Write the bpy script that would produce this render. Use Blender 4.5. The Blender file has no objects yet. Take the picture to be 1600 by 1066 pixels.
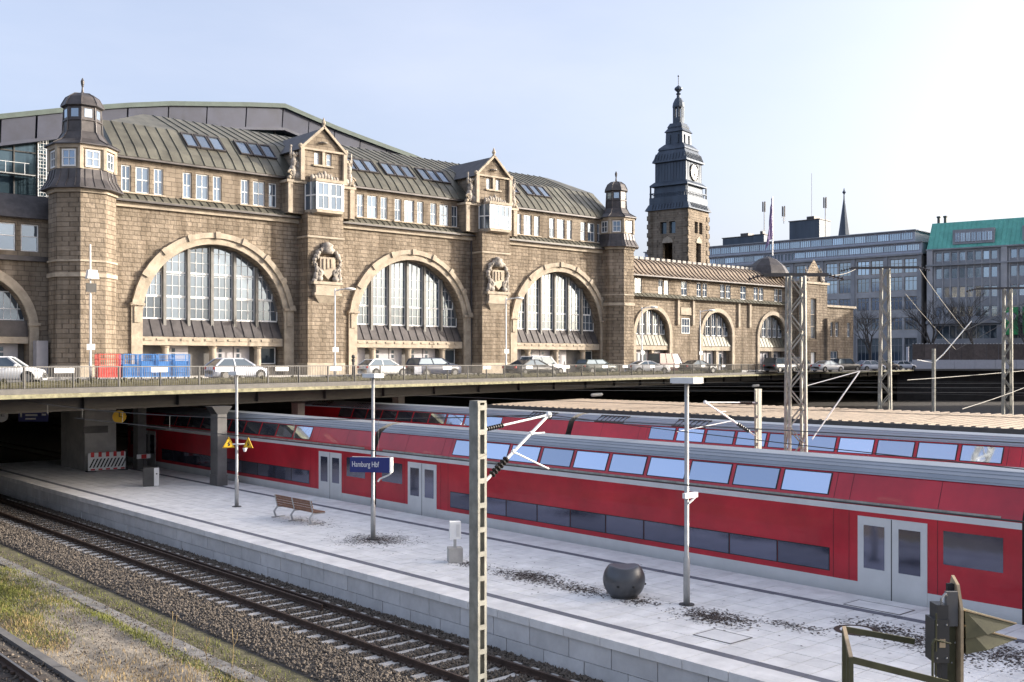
import bpy, math, random
import numpy as np
from mathutils import Vector, Matrix
random.seed(7); rng = np.random.default_rng(7)
R = math.radians
SC = bpy.context.scene
COL = SC.collection

# ------------------------------------------------------------------ camera
cam = bpy.data.cameras.new('camera'); camo = bpy.data.objects.new('camera', cam); COL.objects.link(camo)
camo.location = (0, 0, 7.0)
camo.rotation_euler = (R(90), 0, R(48.65 - 90))
cam.sensor_width = 36; cam.lens = 36 * 1650 / 1600
cam.shift_y = 34 / 1600
cam.clip_start = 0.1; cam.clip_end = 6000
SC.camera = camo

# ------------------------------------------------------------------ world, sun, exposure
SUN_EL, SUN_AZ = R(16.5), R(-33.5)          # azimuth counted from +X
world = bpy.data.worlds.new('World'); SC.world = world; world.use_nodes = True
wn = world.node_tree; bg = wn.nodes['Background']
sky = wn.nodes.new('ShaderNodeTexSky'); sky.sky_type = 'NISHITA'; sky.sun_disc = False
sky.sun_elevation = SUN_EL; sky.sun_rotation = R(90) - SUN_AZ
sky.air_density = 0.6; sky.dust_density = 6.0; sky.ozone_density = 1.0; sky.altitude = 0
# thin high cloud veil with faint streaks, mixed into the sky
tc = wn.nodes.new('ShaderNodeTexCoord'); mpw = wn.nodes.new('ShaderNodeMapping'); mpw.inputs['Scale'].default_value = (1.0, 2.2, 5.0); mpw.inputs['Rotation'].default_value = (0, 0.5, 0.6)
wn.links.new(tc.outputs['Generated'], mpw.inputs[0])
cl_ = wn.nodes.new('ShaderNodeTexNoise'); cl_.inputs['Scale'].default_value = 1.6; cl_.inputs['Detail'].default_value = 7; cl_.inputs['Roughness'].default_value = .55; wn.links.new(mpw.outputs[0], cl_.inputs['Vector'])
mrw = wn.nodes.new('ShaderNodeMapRange'); mrw.inputs[1].default_value = .35; mrw.inputs[2].default_value = .75; mrw.inputs[3].default_value = .27; mrw.inputs[4].default_value = .5; wn.links.new(cl_.outputs[0], mrw.inputs[0])
mxw = wn.nodes.new('ShaderNodeMix'); mxw.data_type = 'RGBA'; wn.links.new(mrw.outputs[0], mxw.inputs[0]); wn.links.new(sky.outputs[0], mxw.inputs[6]); mxw.inputs[7].default_value = (2.3, 2.38, 2.72, 1)
wn.links.new(mxw.outputs[2], bg.inputs[0]); bg.inputs[1].default_value = 0.15
sl = bpy.data.lights.new('sun', 'SUN'); so = bpy.data.objects.new('sun', sl); COL.objects.link(so)
sl.energy = 2.6; sl.angle = R(0.5); sl.color = (1, 0.93, 0.83)
sdir = Vector((math.cos(SUN_EL) * math.cos(SUN_AZ), math.cos(SUN_EL) * math.sin(SUN_AZ), math.sin(SUN_EL)))
so.rotation_euler = sdir.to_track_quat('Z', 'Y').to_euler(); so.location = (60, 0, 60)
SC.view_settings.view_transform = 'Standard'; SC.view_settings.look = 'None'
SC.view_settings.exposure = 1.52; SC.view_settings.gamma = 1; SC.view_settings.use_curve_mapping = False
SC.cycles.max_bounces = 6

# ------------------------------------------------------------------ materials
def _base(name):
    m = bpy.data.materials.new(name); m.use_nodes = True
    return m, m.node_tree, m.node_tree.nodes['Principled BSDF']
def M(name, col, rough=.7, metal=0, var=.15, vs=2.0, bump=0, bs=20, coat=0, spec=.5, rnd=0, streak=False):
    m, nt, b = _base(name); n = nt.nodes; l = nt.links
    b.inputs['Roughness'].default_value = rough; b.inputs['Metallic'].default_value = metal
    b.inputs['Specular IOR Level'].default_value = spec; b.inputs['Coat Weight'].default_value = coat
    geo = n.new('ShaderNodeNewGeometry')
    src = geo.outputs['Position']
    if streak:
        mp = n.new('ShaderNodeMapping'); mp.inputs['Scale'].default_value = (1, 1, .12); l.new(src, mp.inputs[0]); src = mp.outputs[0]
    no = n.new('ShaderNodeTexNoise'); no.inputs['Scale'].default_value = vs; no.inputs['Detail'].default_value = 6
    no.inputs['Roughness'].default_value = .65
    l.new(src, no.inputs['Vector'])
    rp = n.new('ShaderNodeValToRGB'); e = rp.color_ramp.elements
    e[0].position = .3; e[1].position = .7
    e[0].color = [max(0, c * (1 - var)) for c in col] + [1]; e[1].color = [min(1, c * (1 + var)) for c in col] + [1]
    l.new(no.outputs[0], rp.inputs[0]); out = rp.outputs[0]
    if rnd:
        oi = n.new('ShaderNodeObjectInfo'); hs = n.new('ShaderNodeHueSaturation')
        mr = n.new('ShaderNodeMapRange'); mr.inputs[3].default_value = 1 - rnd; mr.inputs[4].default_value = 1 + rnd
        l.new(oi.outputs['Random'], mr.inputs[0]); l.new(mr.outputs[0], hs.inputs['Value']); l.new(out, hs.inputs['Color']); out = hs.outputs[0]
    l.new(out, b.inputs['Base Color'])
    if bump:
        n2 = n.new('ShaderNodeTexNoise'); n2.inputs['Scale'].default_value = bs; n2.inputs['Detail'].default_value = 5
        l.new(geo.outputs['Position'], n2.inputs['Vector'])
        bp = n.new('ShaderNodeBump'); bp.inputs['Strength'].default_value = bump; bp.inputs['Distance'].default_value = .05
        l.new(n2.outputs[0], bp.inputs['Height']); l.new(bp.outputs[0], b.inputs['Normal'])
    return m
def stone(name, c1, c2, mort, bw, rh, rustic, yk=.37, depth=.06):
    m, nt, b = _base(name); n = nt.nodes; l = nt.links
    b.inputs['Roughness'].default_value = .9; b.inputs['Specular IOR Level'].default_value = .2
    geo = n.new('ShaderNodeNewGeometry'); sp = n.new('ShaderNodeSeparateXYZ'); l.new(geo.outputs['Position'], sp.inputs[0])
    mu = n.new('ShaderNodeMath'); mu.operation = 'MULTIPLY_ADD'; mu.inputs[1].default_value = yk
    l.new(sp.outputs[1], mu.inputs[0]); l.new(sp.outputs[0], mu.inputs[2])
    cb = n.new('ShaderNodeCombineXYZ'); l.new(mu.outputs[0], cb.inputs[0]); l.new(sp.outputs[2], cb.inputs[1])
    br = n.new('ShaderNodeTexBrick'); l.new(cb.outputs[0], br.inputs['Vector'])
    br.squash = .62; br.squash_frequency = 3; br.offset = .43; br.inputs['Scale'].default_value = 1; br.inputs['Brick Width'].default_value = bw; br.inputs['Row Height'].default_value = rh
    br.inputs['Mortar Size'].default_value = .022; br.inputs['Mortar Smooth'].default_value = .4; br.inputs['Bias'].default_value = 0
    br.inputs['Color1'].default_value = (*c1, 1); br.inputs['Color2'].default_value = (*c2, 1); br.inputs['Mortar'].default_value = (*mort, 1)
    n1 = n.new('ShaderNodeTexNoise'); n1.inputs['Scale'].default_value = .35; n1.inputs['Detail'].default_value = 8; n1.inputs['Roughness'].default_value = .7
    l.new(geo.outputs['Position'], n1.inputs['Vector'])
    r1 = n.new('ShaderNodeValToRGB'); r1.color_ramp.elements[0].position = .32; r1.color_ramp.elements[1].position = .62
    r1.color_ramp.elements[0].color = (.6, .59, .58, 1); r1.color_ramp.elements[1].color = (1.0, 1.0, 1.0, 1)
    l.new(n1.outputs[0], r1.inputs[0])
    mx = n.new('ShaderNodeMix'); mx.data_type = 'RGBA'; mx.blend_type = 'MULTIPLY'; mx.inputs[0].default_value = 1
    l.new(br.outputs[0], mx.inputs[6]); l.new(r1.outputs[0], mx.inputs[7])
    ms_ = n.new('ShaderNodeMapping'); ms_.inputs['Scale'].default_value = (1.6, 1.6, .09); l.new(geo.outputs['Position'], ms_.inputs[0])
    n3 = n.new('ShaderNodeTexNoise'); n3.inputs['Scale'].default_value = 1; n3.inputs['Detail'].default_value = 5; l.new(ms_.outputs[0], n3.inputs['Vector'])
    r3 = n.new('ShaderNodeValToRGB'); r3.color_ramp.elements[0].position = .36; r3.color_ramp.elements[1].position = .56; r3.color_ramp.elements[0].color = (.62, .6, .58, 1); r3.color_ramp.elements[1].color = (1, 1, 1, 1); l.new(n3.outputs[0], r3.inputs[0])
    mx3 = n.new('ShaderNodeMix'); mx3.data_type = 'RGBA'; mx3.blend_type = 'MULTIPLY'; mx3.inputs[0].default_value = .8; l.new(mx.outputs[2], mx3.inputs[6]); l.new(r3.outputs[0], mx3.inputs[7])
    l.new(mx3.outputs[2], b.inputs['Base Color'])
    n2 = n.new('ShaderNodeTexNoise'); n2.inputs['Scale'].default_value = 3.2; n2.inputs['Detail'].default_value = 6
    l.new(geo.outputs['Position'], n2.inputs['Vector'])
    h = n.new('ShaderNodeMath'); h.operation = 'MULTIPLY_ADD'; h.inputs[1].default_value = rustic
    l.new(n2.outputs[0], h.inputs[0])
    iv = n.new('ShaderNodeMath'); iv.operation = 'SUBTRACT'; iv.inputs[0].default_value = 1; l.new(br.outputs['Fac'], iv.inputs[1])
    l.new(iv.outputs[0], h.inputs[2])
    bp = n.new('ShaderNodeBump'); bp.inputs['Strength'].default_value = .9; bp.inputs['Distance'].default_value = depth
    l.new(h.outputs[0], bp.inputs['Height']); l.new(bp.outputs[0], b.inputs['Normal'])
    return m
def glass(name, tint, metal=.8, rough=.04):
    m, nt, b = _base(name)
    b.inputs['Metallic'].default_value = metal; b.inputs['Roughness'].default_value = rough
    n = nt.nodes; l = nt.links
    oi = n.new('ShaderNodeObjectInfo'); hs = n.new('ShaderNodeHueSaturation'); hs.inputs['Color'].default_value = (*tint, 1)
    mr = n.new('ShaderNodeMapRange'); mr.inputs[3].default_value = .62; mr.inputs[4].default_value = 1.15
    l.new(oi.outputs['Random'], mr.inputs[0]); l.new(mr.outputs[0], hs.inputs['Value']); l.new(hs.outputs[0], b.inputs['Base Color'])
    geo = n.new('ShaderNodeNewGeometry'); n2 = n.new('ShaderNodeTexNoise'); n2.inputs['Scale'].default_value = .9
    l.new(geo.outputs['Position'], n2.inputs['Vector'])
    bp = n.new('ShaderNodeBump'); bp.inputs['Strength'].default_value = .04; bp.inputs['Distance'].default_value = .1
    l.new(n2.outputs[0], bp.inputs['Height']); l.new(bp.outputs[0], b.inputs['Normal'])
    return m
MT = {}
MT['stone'] = stone('sandstone_rustic', (.345, .286, .22), (.255, .21, .16), (.165, .135, .107), .72, .35, 1.3, depth=.09)
MT['stone_fine'] = stone('sandstone_ashlar', (.31, .258, .2), (.25, .207, .16), (.175, .144, .115), .8, .36, .5, depth=.03)
MT['trim'] = M('sandstone_trim', (.365, .31, .24), .85, var=.3, vs=1.3, bump=.3, bs=8)
MT['sculpt'] = M('weathered_carved_stone', (.30, .27, .235), .9, var=.65, vs=3, bump=.6, bs=6)
MT['lead'] = M('dark_lead_sheet', (.075, .068, .068), .5, .35, var=.35, vs=1.5, bump=.1, bs=5)
MT['copper'] = M('weathered_copper_sheet', (.125, .12, .096), .5, .25, var=.35, vs=.8, bump=.1, bs=4, rnd=.12)
MT['zinc'] = M('violet_grey_zinc', (.034, .04, .068), .6, .0, var=.25, vs=.7, rnd=.12)
MT['patina'] = M('green_patina', (.07, .095, .085), .7, 0, var=.2, vs=1)
MT['greenroof'] = M('bright_green_copper', (.14, .45, .37), .6, .1, var=.2, vs=.5)
MT['tower'] = M('blue_grey_copper', (.06, .078, .105), .5, .3, var=.25, vs=.7, streak=True)
MT['white'] = M('white_paint', (.76, .76, .74), .45, var=.06)
MT['darksteel'] = M('dark_grey_steel', (.07, .068, .066), .55, .3, var=.2)
MT['glass'] = glass('window_glass', (.25, .31, .385), .7)
MT['glassmid'] = glass('casement_glass', (.15, .20, .27), .6)
MT['glassdark'] = glass('dark_window_glass', (.10, .13, .16), .5)
MT['glassteal'] = glass('hall_glass', (.10, .16, .20), .6, .15)
MT['glassoff'] = glass('office_window_glass', (.42, .50, .58), .8, .08)
MT['trainglass'] = glass('train_window_glass', (.60, .68, .82), .95, .05)
MT['trainglassdark'] = glass('train_lower_window_glass', (.16, .17, .24), .75, .08)
MT['doorgrey'] = M('grey_door_paint', (.33, .32, .34), .5, var=.1)
MT['asphalt'] = M('asphalt', (.11, .105, .10), .9, var=.2, vs=3, bump=.2, bs=60)
MT['paving'] = M('pavement_slabs', (.30, .28, .25), .85, var=.15, vs=2)
MT['concrete'] = M('concrete', (.38, .365, .34), .85, var=.2, vs=1.2, bump=.2, bs=25)
MT['concretedark'] = M('dark_concrete', (.13, .125, .12), .9, var=.3, vs=1)
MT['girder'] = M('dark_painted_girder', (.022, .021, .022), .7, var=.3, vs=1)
MT['lichen'] = M('lichen_covered_concrete', (.19, .18, .115), .95, var=.5, vs=3, bump=.5, bs=20)
MT['moss'] = M('mossy_pipe', (.07, .065, .035), 1, var=.6, vs=5, bump=.8, bs=25)
MT['tile'] = M('pale_platform_tile', (.73, .72, .70), .8, var=.16, vs=1.4, rnd=.05, bump=.1, bs=40)
MT['stripe'] = M('dark_tactile_tile', (.14, .145, .17), .85, var=.12, vs=3, rnd=.1)
MT['block'] = M('pale_wall_block', (.58, .575, .57), .85, var=.15, vs=1.2, rnd=.08, bump=.15, bs=30)
MT['joint'] = M('dark_joint', (.12, .115, .11), .95)
MT['ballast'] = M('ballast_bed', (.055, .048, .042), 1, var=.4, vs=6, bump=1, bs=14)
MT['ballaststone'] = M('ballast_stone', (.135, .112, .09), .95, var=.6, vs=9)
MT['sleeper'] = M('concrete_sleeper', (.46, .44, .41), .9, var=.22, vs=4, rnd=.12)
MT['rail'] = M('rusty_rail', (.075, .05, .038), .7, .4, var=.3, vs=3)
MT['railhead'] = M('polished_rail_head', (.45, .44, .43), .3, .9, var=.1)
MT['sand'] = M('sandy_gravel', (.235, .205, .165), 1, var=.45, vs=1.6, bump=.8, bs=20)
MT['soil'] = M('mossy_soil', (.10, .09, .05), 1, var=.5, vs=2, bump=.6, bs=15)
MT['grass'] = M('dry_green_grass', (.16, .17, .04), .9, var=.5, vs=.9)
MT['straw'] = M('straw_weed', (.34, .25, .12), .9, var=.3, vs=3)
MT['leaf'] = M('dead_leaves', (.05, .036, .03), .95, var=.5, vs=9)
MT['red'] = M('train_red_paint', (.44, .012, .026), .36, var=.25, vs=.5, coat=.25)
MT['wallblack'] = M('shade_black_wall', (.03, .028, .028), .95, var=.3, vs=.6)  # black stands in for the shade under the road deck
MT['timber'] = M('dark_timber_sleeper', (.06, .048, .04), .95, var=.3, vs=5)
MT['mullion'] = M('grey_mullion', (.17, .165, .155), .6, .2, var=.2)
MT['trainroof'] = M('train_roof_grey', (.27, .30, .34), .38, .15, var=.1, vs=.6, streak=False)
MT['trainwhite'] = M('train_light_grey_paint', (.60, .60, .59), .4, var=.08, vs=1)
MT['black'] = M('black_rubber', (.02, .02, .02), .7, var=.2)
MT['galv'] = M('galvanised_steel', (.40, .40, .39), .5, .4, var=.15, vs=4)
MT['galvolive'] = M('olive_grey_steel', (.27, .265, .23), .6, .15, var=.35, vs=3)
MT['olive'] = M('olive_green_paint', (.085, .082, .04), .55, var=.3, vs=6)
MT['tanedge'] = M('tan_plate_and_lit_edge', (.42, .32, .20), .6, var=.2, vs=8)  # tan also paints the sunlit edges of the signal and its cage
MT['wood'] = M('brown_bench_wood', (.20, .10, .06), .7, var=.3, vs=6)
MT['blue'] = M('deep_blue_sign', (.02, .03, .16), .4, var=.05)
MT['yellow'] = M('signal_yellow', (.75, .45, .02), .5, var=.08)
MT['redpaint'] = M('warning_red', (.55, .03, .03), .5, var=.1)
MT['cagered'] = M('red_cage_paint', (.55, .05, .04), .5, var=.15)
MT['cageblue'] = M('blue_cage_paint', (.03, .17, .45), .5, var=.2)
MT['bingrey'] = M('anthracite_metal', (.085, .088, .095), .35, .5, var=.1)
MT['canopy'] = M('tan_corrugated_sheet', (.23, .18, .135), .75, .0, var=.25, vs=1)
MT['greystone'] = M('grey_office_stone', (.40, .395, .40), .85, var=.2, vs=.4)
MT['greystone2'] = M('darker_office_stone', (.29, .295, .31), .8, var=.2, vs=.4)
MT['lightpanel'] = M('light_grey_cladding', (.42, .44, .50), .5, var=.08)
MT['bark'] = M('bare_tree_bark', (.085, .075, .068), .95, var=.3, vs=4)
MT['purple'] = M('purple_flag_cloth', (.16, .12, .24), .85, var=.2)
MT['wire'] = M('overhead_wire', (.22, .215, .20), .6, .3, var=.1)
MT['wiredark'] = M('tarnished_wire', (.07, .068, .065), .8, .0, var=.1)
MT['insul'] = M('brown_insulator', (.03, .025, .022), .25, var=.2)
MT['tyre'] = M('tyre', (.02, .02, .021), .85)
MT['poster'] = M('green_poster', (.03, .32, .10), .5, var=.2, vs=1)
MT['pposter'] = M('pale_print', (.55, .52, .62), .5, var=.3, vs=2)
MT['plank'] = M('brown_hoarding', (.085, .07, .068), .8, var=.3, vs=1.5, rnd=.2)
def paint(n, c): return M(n, c, .4, .0, var=.05, coat=.25, spec=.4)

# ------------------------------------------------------------------ helpers
ORG = {}
class MB:
    def __init__(s): s.v = []; s.f = []
    def add(s, vs, fs):
        o = len(s.v); s.v += [tuple(v) for v in vs]; s.f += [tuple(i + o for i in f) for f in fs]; return s
    def box(s, x0, x1, y0, y1, z0, z1):
        return s.hexa([(x0, y0, z0), (x1, y0, z0), (x1, y1, z0), (x0, y1, z0), (x0, y0, z1), (x1, y0, z1), (x1, y1, z1), (x0, y1, z1)])
    def hexa(s, p): return s.add(p, [(0, 3, 2, 1), (4, 5, 6, 7), (0, 1, 5, 4), (1, 2, 6, 5), (2, 3, 7, 6), (3, 0, 4, 7)])
    def quad(s, *p): return s.add(p, [tuple(range(len(p)))])
    def slab(s, pts, n, t):
        """polygon pts pushed along n by t"""
        n = Vector(n); k = len(pts); a = [Vector(p) for p in pts]; b = [p + n * t for p in a]
        return s.add(a + b, [tuple(range(k))[::-1], tuple(range(k, 2 * k))] + [(i, (i + 1) % k, k + (i + 1) % k, k + i) for i in range(k)])
    def prism(s, poly, y0, y1):          # poly in (x, z)
        k = len(poly)
        return s.add([(x, y0, z) for x, z in poly] + [(x, y1, z) for x, z in poly],
                     [tuple(range(k)), tuple(range(k, 2 * k))[::-1]] + [((i + 1) % k, i, k + i, k + (i + 1) % k) for i in range(k)])
    def prismz(s, poly, z0, z1):         # poly in (x, y)
        k = len(poly)
        return s.add([(x, y, z0) for x, y in poly] + [(x, y, z1) for x, y in poly],
                     [tuple(range(k))[::-1], tuple(range(k, 2 * k))] + [(i, (i + 1) % k, k + (i + 1) % k, k + i) for i in range(k)])
    def tube(s, a, b, r, n=6, r2=None):
        a, b = Vector(a), Vector(b); d = b - a
        if d.length < 1e-6: return s
        q = d.to_track_quat('Z', 'Y'); r2 = r if r2 is None else r2
        ring = lambda c, rr: [c + q @ Vector((rr * math.cos(2 * math.pi * i / n), rr * math.sin(2 * math.pi * i / n), 0)) for i in range(n)]
        return s.add(ring(a, r) + ring(b, r2), [(i, (i + 1) % n, n + (i + 1) % n, n + i) for i in range(n)] + [tuple(range(n))[::-1], tuple(range(n, 2 * n))])
    def path(s, pts, r, n=6):
        for a, b in zip(pts, pts[1:]): s.tube(a, b, r, n)
        return s
    def bar(s, a, b, w, h):              # rectangular bar
        a, b = Vector(a), Vector(b); q = (b - a).to_track_quat('Z', 'Y')
        o = [q @ Vector((x * w / 2, y * h / 2, 0)) for x, y in ((-1, -1), (1, -1), (1, 1), (-1, 1))]
        return s.hexa([a + p for p in o] + [b + p for p in o])
    def lathe(s, prof, c, n=16, ph=0, cap=True):
        cx, cy, cz = c; vs = []; fs = []
        for r, z in prof:
            for i in range(n):
                t = ph + 2 * math.pi * i / n; vs.append((cx + r * math.cos(t), cy + r * math.sin(t), cz + z))
        for k in range(len(prof) - 1):
            for i in range(n): fs.append((k * n + i, k * n + (i + 1) % n, (k + 1) * n + (i + 1) % n, (k + 1) * n + i))
        if cap: fs += [tuple(range(n))[::-1], tuple(range((len(prof) - 1) * n, len(prof) * n))]
        return s.add(vs, fs)
    def ball(s, c, rx, ry=None, rz=None, n=8, m=6):
        ry = ry or rx; rz = rz or rx; vs = [(c[0], c[1], c[2] - rz)]; fs = []
        for j in range(1, m):
            t = math.pi * j / m
            for i in range(n):
                p = 2 * math.pi * i / n; vs.append((c[0] + rx * math.sin(t) * math.cos(p), c[1] + ry * math.sin(t) * math.sin(p), c[2] - rz * math.cos(t)))
        vs.append((c[0], c[1], c[2] + rz)); L = len(vs) - 1
        for i in range(n):
            fs.append((0, 1 + (i + 1) % n, 1 + i)); fs.append((L, L - n + i, L - n + (i + 1) % n))
        for j in range(m - 2):
            for i in range(n): fs.append((1 + j * n + i, 1 + j * n + (i + 1) % n, 1 + (j + 1) * n + (i + 1) % n, 1 + (j + 1) * n + i))
        return s.add(vs, fs)
    def mesh(s, name, mat, smooth=False, off=(0, 0, 0)):
        me = bpy.data.meshes.new(name); ox, oy, oz = off
        me.from_pydata([(x - ox, y - oy, z - oz) for x, y, z in s.v], [], s.f); me.update()
        if mat is not None: me.materials.append(MT[mat] if isinstance(mat, str) else mat)
        if smooth: me.polygons.foreach_set('use_smooth', [True] * len(me.polygons))
        return me
    def build(s, name, mat, parent=None, smooth=False):
        if parent is None:
            a = np.array(s.v); off = ((a[:, 0].min() + a[:, 0].max()) / 2, (a[:, 1].min() + a[:, 1].max()) / 2, a[:, 2].min())
        else: off = ORG.get(parent.name, (0, 0, 0))
        o = bpy.data.objects.new(name, s.mesh(name, mat, smooth, off)); COL.objects.link(o)
        if parent is None: o.location = off
        else: o.parent = parent
        ORG[o.name] = off
        return o
def piece(name, me, parent, loc=(0, 0, 0), rz=0, scale=None):
    o = bpy.data.objects.new(name, me); COL.objects.link(o); o.parent = parent
    off = ORG.get(parent.name, (0, 0, 0)); o.location = (loc[0] - off[0], loc[1] - off[1], loc[2] - off[2]); o.rotation_euler.z = rz
    if scale: o.scale = scale
    ORG[o.name] = tuple(loc)
    return o
def tag(o, label=None, cat=None, group=None, kind=None):
    for k, v in (('label', label), ('category', cat), ('group', group), ('kind', kind)):
        if v: o[k] = v
    return o
def thing(name, label, cat, loc=(0, 0, 0), rz=0, group=None, local=False):
    o = bpy.data.objects.new(name, None); COL.objects.link(o); o.location = loc; o.rotation_euler.z = rz
    o.empty_display_size = .3; tag(o, label, cat, group)
    ORG[o.name] = (0, 0, 0) if (local or rz) else tuple(loc)
    return o
def copy_tree(o, parent=None):
    c = o.copy(); COL.objects.link(c); c.parent = parent
    for ch in o.children: copy_tree(ch, c)
    return c
def wall_holes(mb, u0, u1, v0, v1, holes, fn, depth):
    us = sorted({u0, u1} | {h[0] for h in holes} | {h[1] for h in holes}); vs = sorted({v0, v1} | {h[2] for h in holes} | {h[3] for h in holes})
    for a, b in zip(us, us[1:]):
        for c, d in zip(vs, vs[1:]):
            mu, mv = (a + b) / 2, (c + d) / 2
            if any(h[0] < mu < h[1] and h[2] < mv < h[3] for h in holes): continue
            mb.quad(fn(a, c, 0), fn(b, c, 0), fn(b, d, 0), fn(a, d, 0))
    for a, b, c, d in holes:
        mb.quad(fn(a, c, 0), fn(a, d, 0), fn(a, d, depth), fn(a, c, depth)); mb.quad(fn(b, c, 0), fn(b, c, depth), fn(b, d, depth), fn(b, d, 0))
        mb.quad(fn(a, c, 0), fn(a, c, depth), fn(b, c, depth), fn(b, c, 0)); mb.quad(fn(a, d, 0), fn(b, d, 0), fn(b, d, depth), fn(a, d, depth))
def arch_pts(cx, zc, r, n=28): return [(cx - r * math.cos(math.pi * i / n), zc + r * math.sin(math.pi * i / n)) for i in range(n + 1)]
def wall_arch(mb, x0, x1, z0, z1, cx, zc, r, y, depth):
    f = lambda x, z, w=0: (x, y + w, z)
    for a, b in ((x0, cx - r), (cx + r, x1)):
        mb.quad(f(a, z0), f(b, z0), f(b, zc), f(a, zc)); mb.quad(f(a, zc), f(b, zc), f(b, z1), f(a, z1))
    pts = arch_pts(cx, zc, r)
    for (a, za), (b, zb) in zip(pts, pts[1:]):
        mb.quad(f(a, za), f(b, zb), f(b, z1), f(a, z1)); mb.quad(f(a, za), f(a, za, depth), f(b, zb, depth), f(b, zb))
    mb.quad(f(cx - r, z0), f(cx - r, zc), f(cx - r, zc, depth), f(cx - r, z0, depth)); mb.quad(f(cx + r, z0), f(cx + r, z0, depth), f(cx + r, zc, depth), f(cx + r, zc))
def ring_arc(mb, cx, zc, r0, r1, y0, y1, a0=0., a1=math.pi, n=28):
    for i in range(n):
        t, u = a0 + (a1 - a0) * i / n, a0 + (a1 - a0) * (i + 1) / n
        c = lambda r, q, y: (cx - r * math.cos(q), y, zc + r * math.sin(q))
        mb.hexa([c(r0, t, y0), c(r0, u, y0), c(r0, u, y1), c(r0, t, y1), c(r1, t, y0), c(r1, u, y0), c(r1, u, y1), c(r1, t, y1)])
def window(parent, x0, x1, z0, z1, y, transoms=(.45,), mull=0, gl='glass', fr='white', fw=.07, proud=.05):
    """framed window with a pane for each field; y = plane of the glass"""
    fb = MB(); fb.box(x0, x0 + fw, y - proud, y + .03, z0, z1); fb.box(x1 - fw, x1, y - proud, y + .03, z0, z1)
    fb.box(x0 + fw, x1 - fw, y - proud, y + .03, z0, z0 + fw); fb.box(x0 + fw, x1 - fw, y - proud, y + .03, z1 - fw, z1)
    zs = [z0 + fw] + [z0 + (z1 - z0) * t for t in transoms] + [z1 - fw]
    for z in zs[1:-1]: fb.box(x0 + fw, x1 - fw, y - proud * .8, y + .03, z - fw / 2, z + fw / 2)
    for i in range(mull):
        xm = x0 + (x1 - x0) * (i + 1) / (mull + 1); fb.box(xm - .02, xm + .02, y - proud * .7, y + .03, z0 + fw + .002, z1 - fw - .002)
    w = fb.build('window', fr, parent)
    for a, b in zip(zs, zs[1:]):
        t = random.uniform(-.012, .012); q = random.uniform(-.008, .008)
        MB().quad((x0 + fw, y + t, a), (x1 - fw, y - t + q, a), (x1 - fw, y - t - q, b), (x0 + fw, y + t - q, b)).build('pane', gl, w)
    return w
# ------------------------------------------------------------------ ground, road level
ROAD = 5.85
g = MB().quad((-1500, -1500, -.38), (2500, -1500, -.38), (2500, 2500, -.38), (-1500, 2500, -.38)).build('ground', 'ballast'); tag(g, kind='structure')
EX, EY, EH = 13.4, 48.2, math.atan2(.2857, .9583)
edge = lambda t, w=0: (EX + t * math.cos(EH) - w * math.sin(EH), EY + t * math.sin(EH) + w * math.cos(EH))
e0, e1 = edge(-90), edge(185.5); e2 = (e1[0] + .7507 * 60, e1[1] - .6607 * 60)
rd = MB().prismz([e0, e1, e2, (900, e2[1]), (900, 900), (-150, 900), (-150, e0[1])], ROAD - .35, ROAD).build('road', 'asphalt'); tag(rd, kind='structure')
pv = MB().prismz([(-60, 75.6), (88, 75.6), (134, 77.2), (134, 84), (-60, 84)], ROAD + .004, ROAD + .13).build('pavement', 'paving'); tag(pv, kind='structure')
# kerb stones in front of the pavement
kb = MB()
for i in range(74): kb.box(-60 + i * 2, -58.01 + i * 2, 75.42, 75.598, ROAD + .003, ROAD + .14)
kb.build('kerb', 'concrete', pv)
lw = M('white_lane_paint', (.7, .7, .68), .8); MT['lane'] = lw
ln = MB()
for i in range(26): ln.box(-20 + i * 6, -17 + i * 6, 72.9, 73.05, ROAD + .002, ROAD + .006)
tag(ln.build('lane_marking', 'lane'), kind='structure')

# ------------------------------------------------------------------ road bridge over the tracks
br = thing('road_bridge', 'dark road bridge with lichen covered edge crossing above the tracks', 'bridge', (EX, EY, 0), EH)
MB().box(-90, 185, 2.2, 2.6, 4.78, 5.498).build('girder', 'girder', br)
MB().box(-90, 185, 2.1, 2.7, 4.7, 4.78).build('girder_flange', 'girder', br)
MB().box(-90, 185.3, -.35, .9, 5.44, 5.62).build('edge_beam', 'lichen', br)
lb = MB()
for i in range(140): # uneven slabs lying on the ledge
    x = -80 + i * 1.9; lb.box(x, x + random.uniform(1.2, 1.8), .12, .5, 5.622, 5.68 + random.uniform(0, .03))
lb.build('ledge_slab', 'concrete', br)
for k in range(9):
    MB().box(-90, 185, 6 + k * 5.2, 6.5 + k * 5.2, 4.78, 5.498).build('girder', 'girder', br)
for k in range(46):
    x = -80 + k * 5.7; MB().box(x, x + .04, 2.0, 2.198, 4.79, 5.49).build('stiffener', 'girder', br)
pp = MB(); pn = 34
for i in range(60):
    x0, x1 = -60 + i * 2.6, -57.42 + i * 2.6
    if x0 > 92: continue
    pp.tube((x0, .95, 6.0 + random.uniform(-.03, .02)), (x1, .95, 6.0 + random.uniform(-.03, .02)), .19 + random.uniform(-.02, .02), 10)
    for j in range(16): pp.ball((random.uniform(x0, x1), .95 + random.uniform(-.13, .05), 6.06 + random.uniform(-.12, .12)), random.uniform(.06, .15), n=6, m=4)
tag(pp.build('mossy_pipe', 'moss', None), 'thick pipe wrapped in dark moss behind the bridge railing', 'pipe')
o = bpy.data.objects['mossy_pipe']
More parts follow.
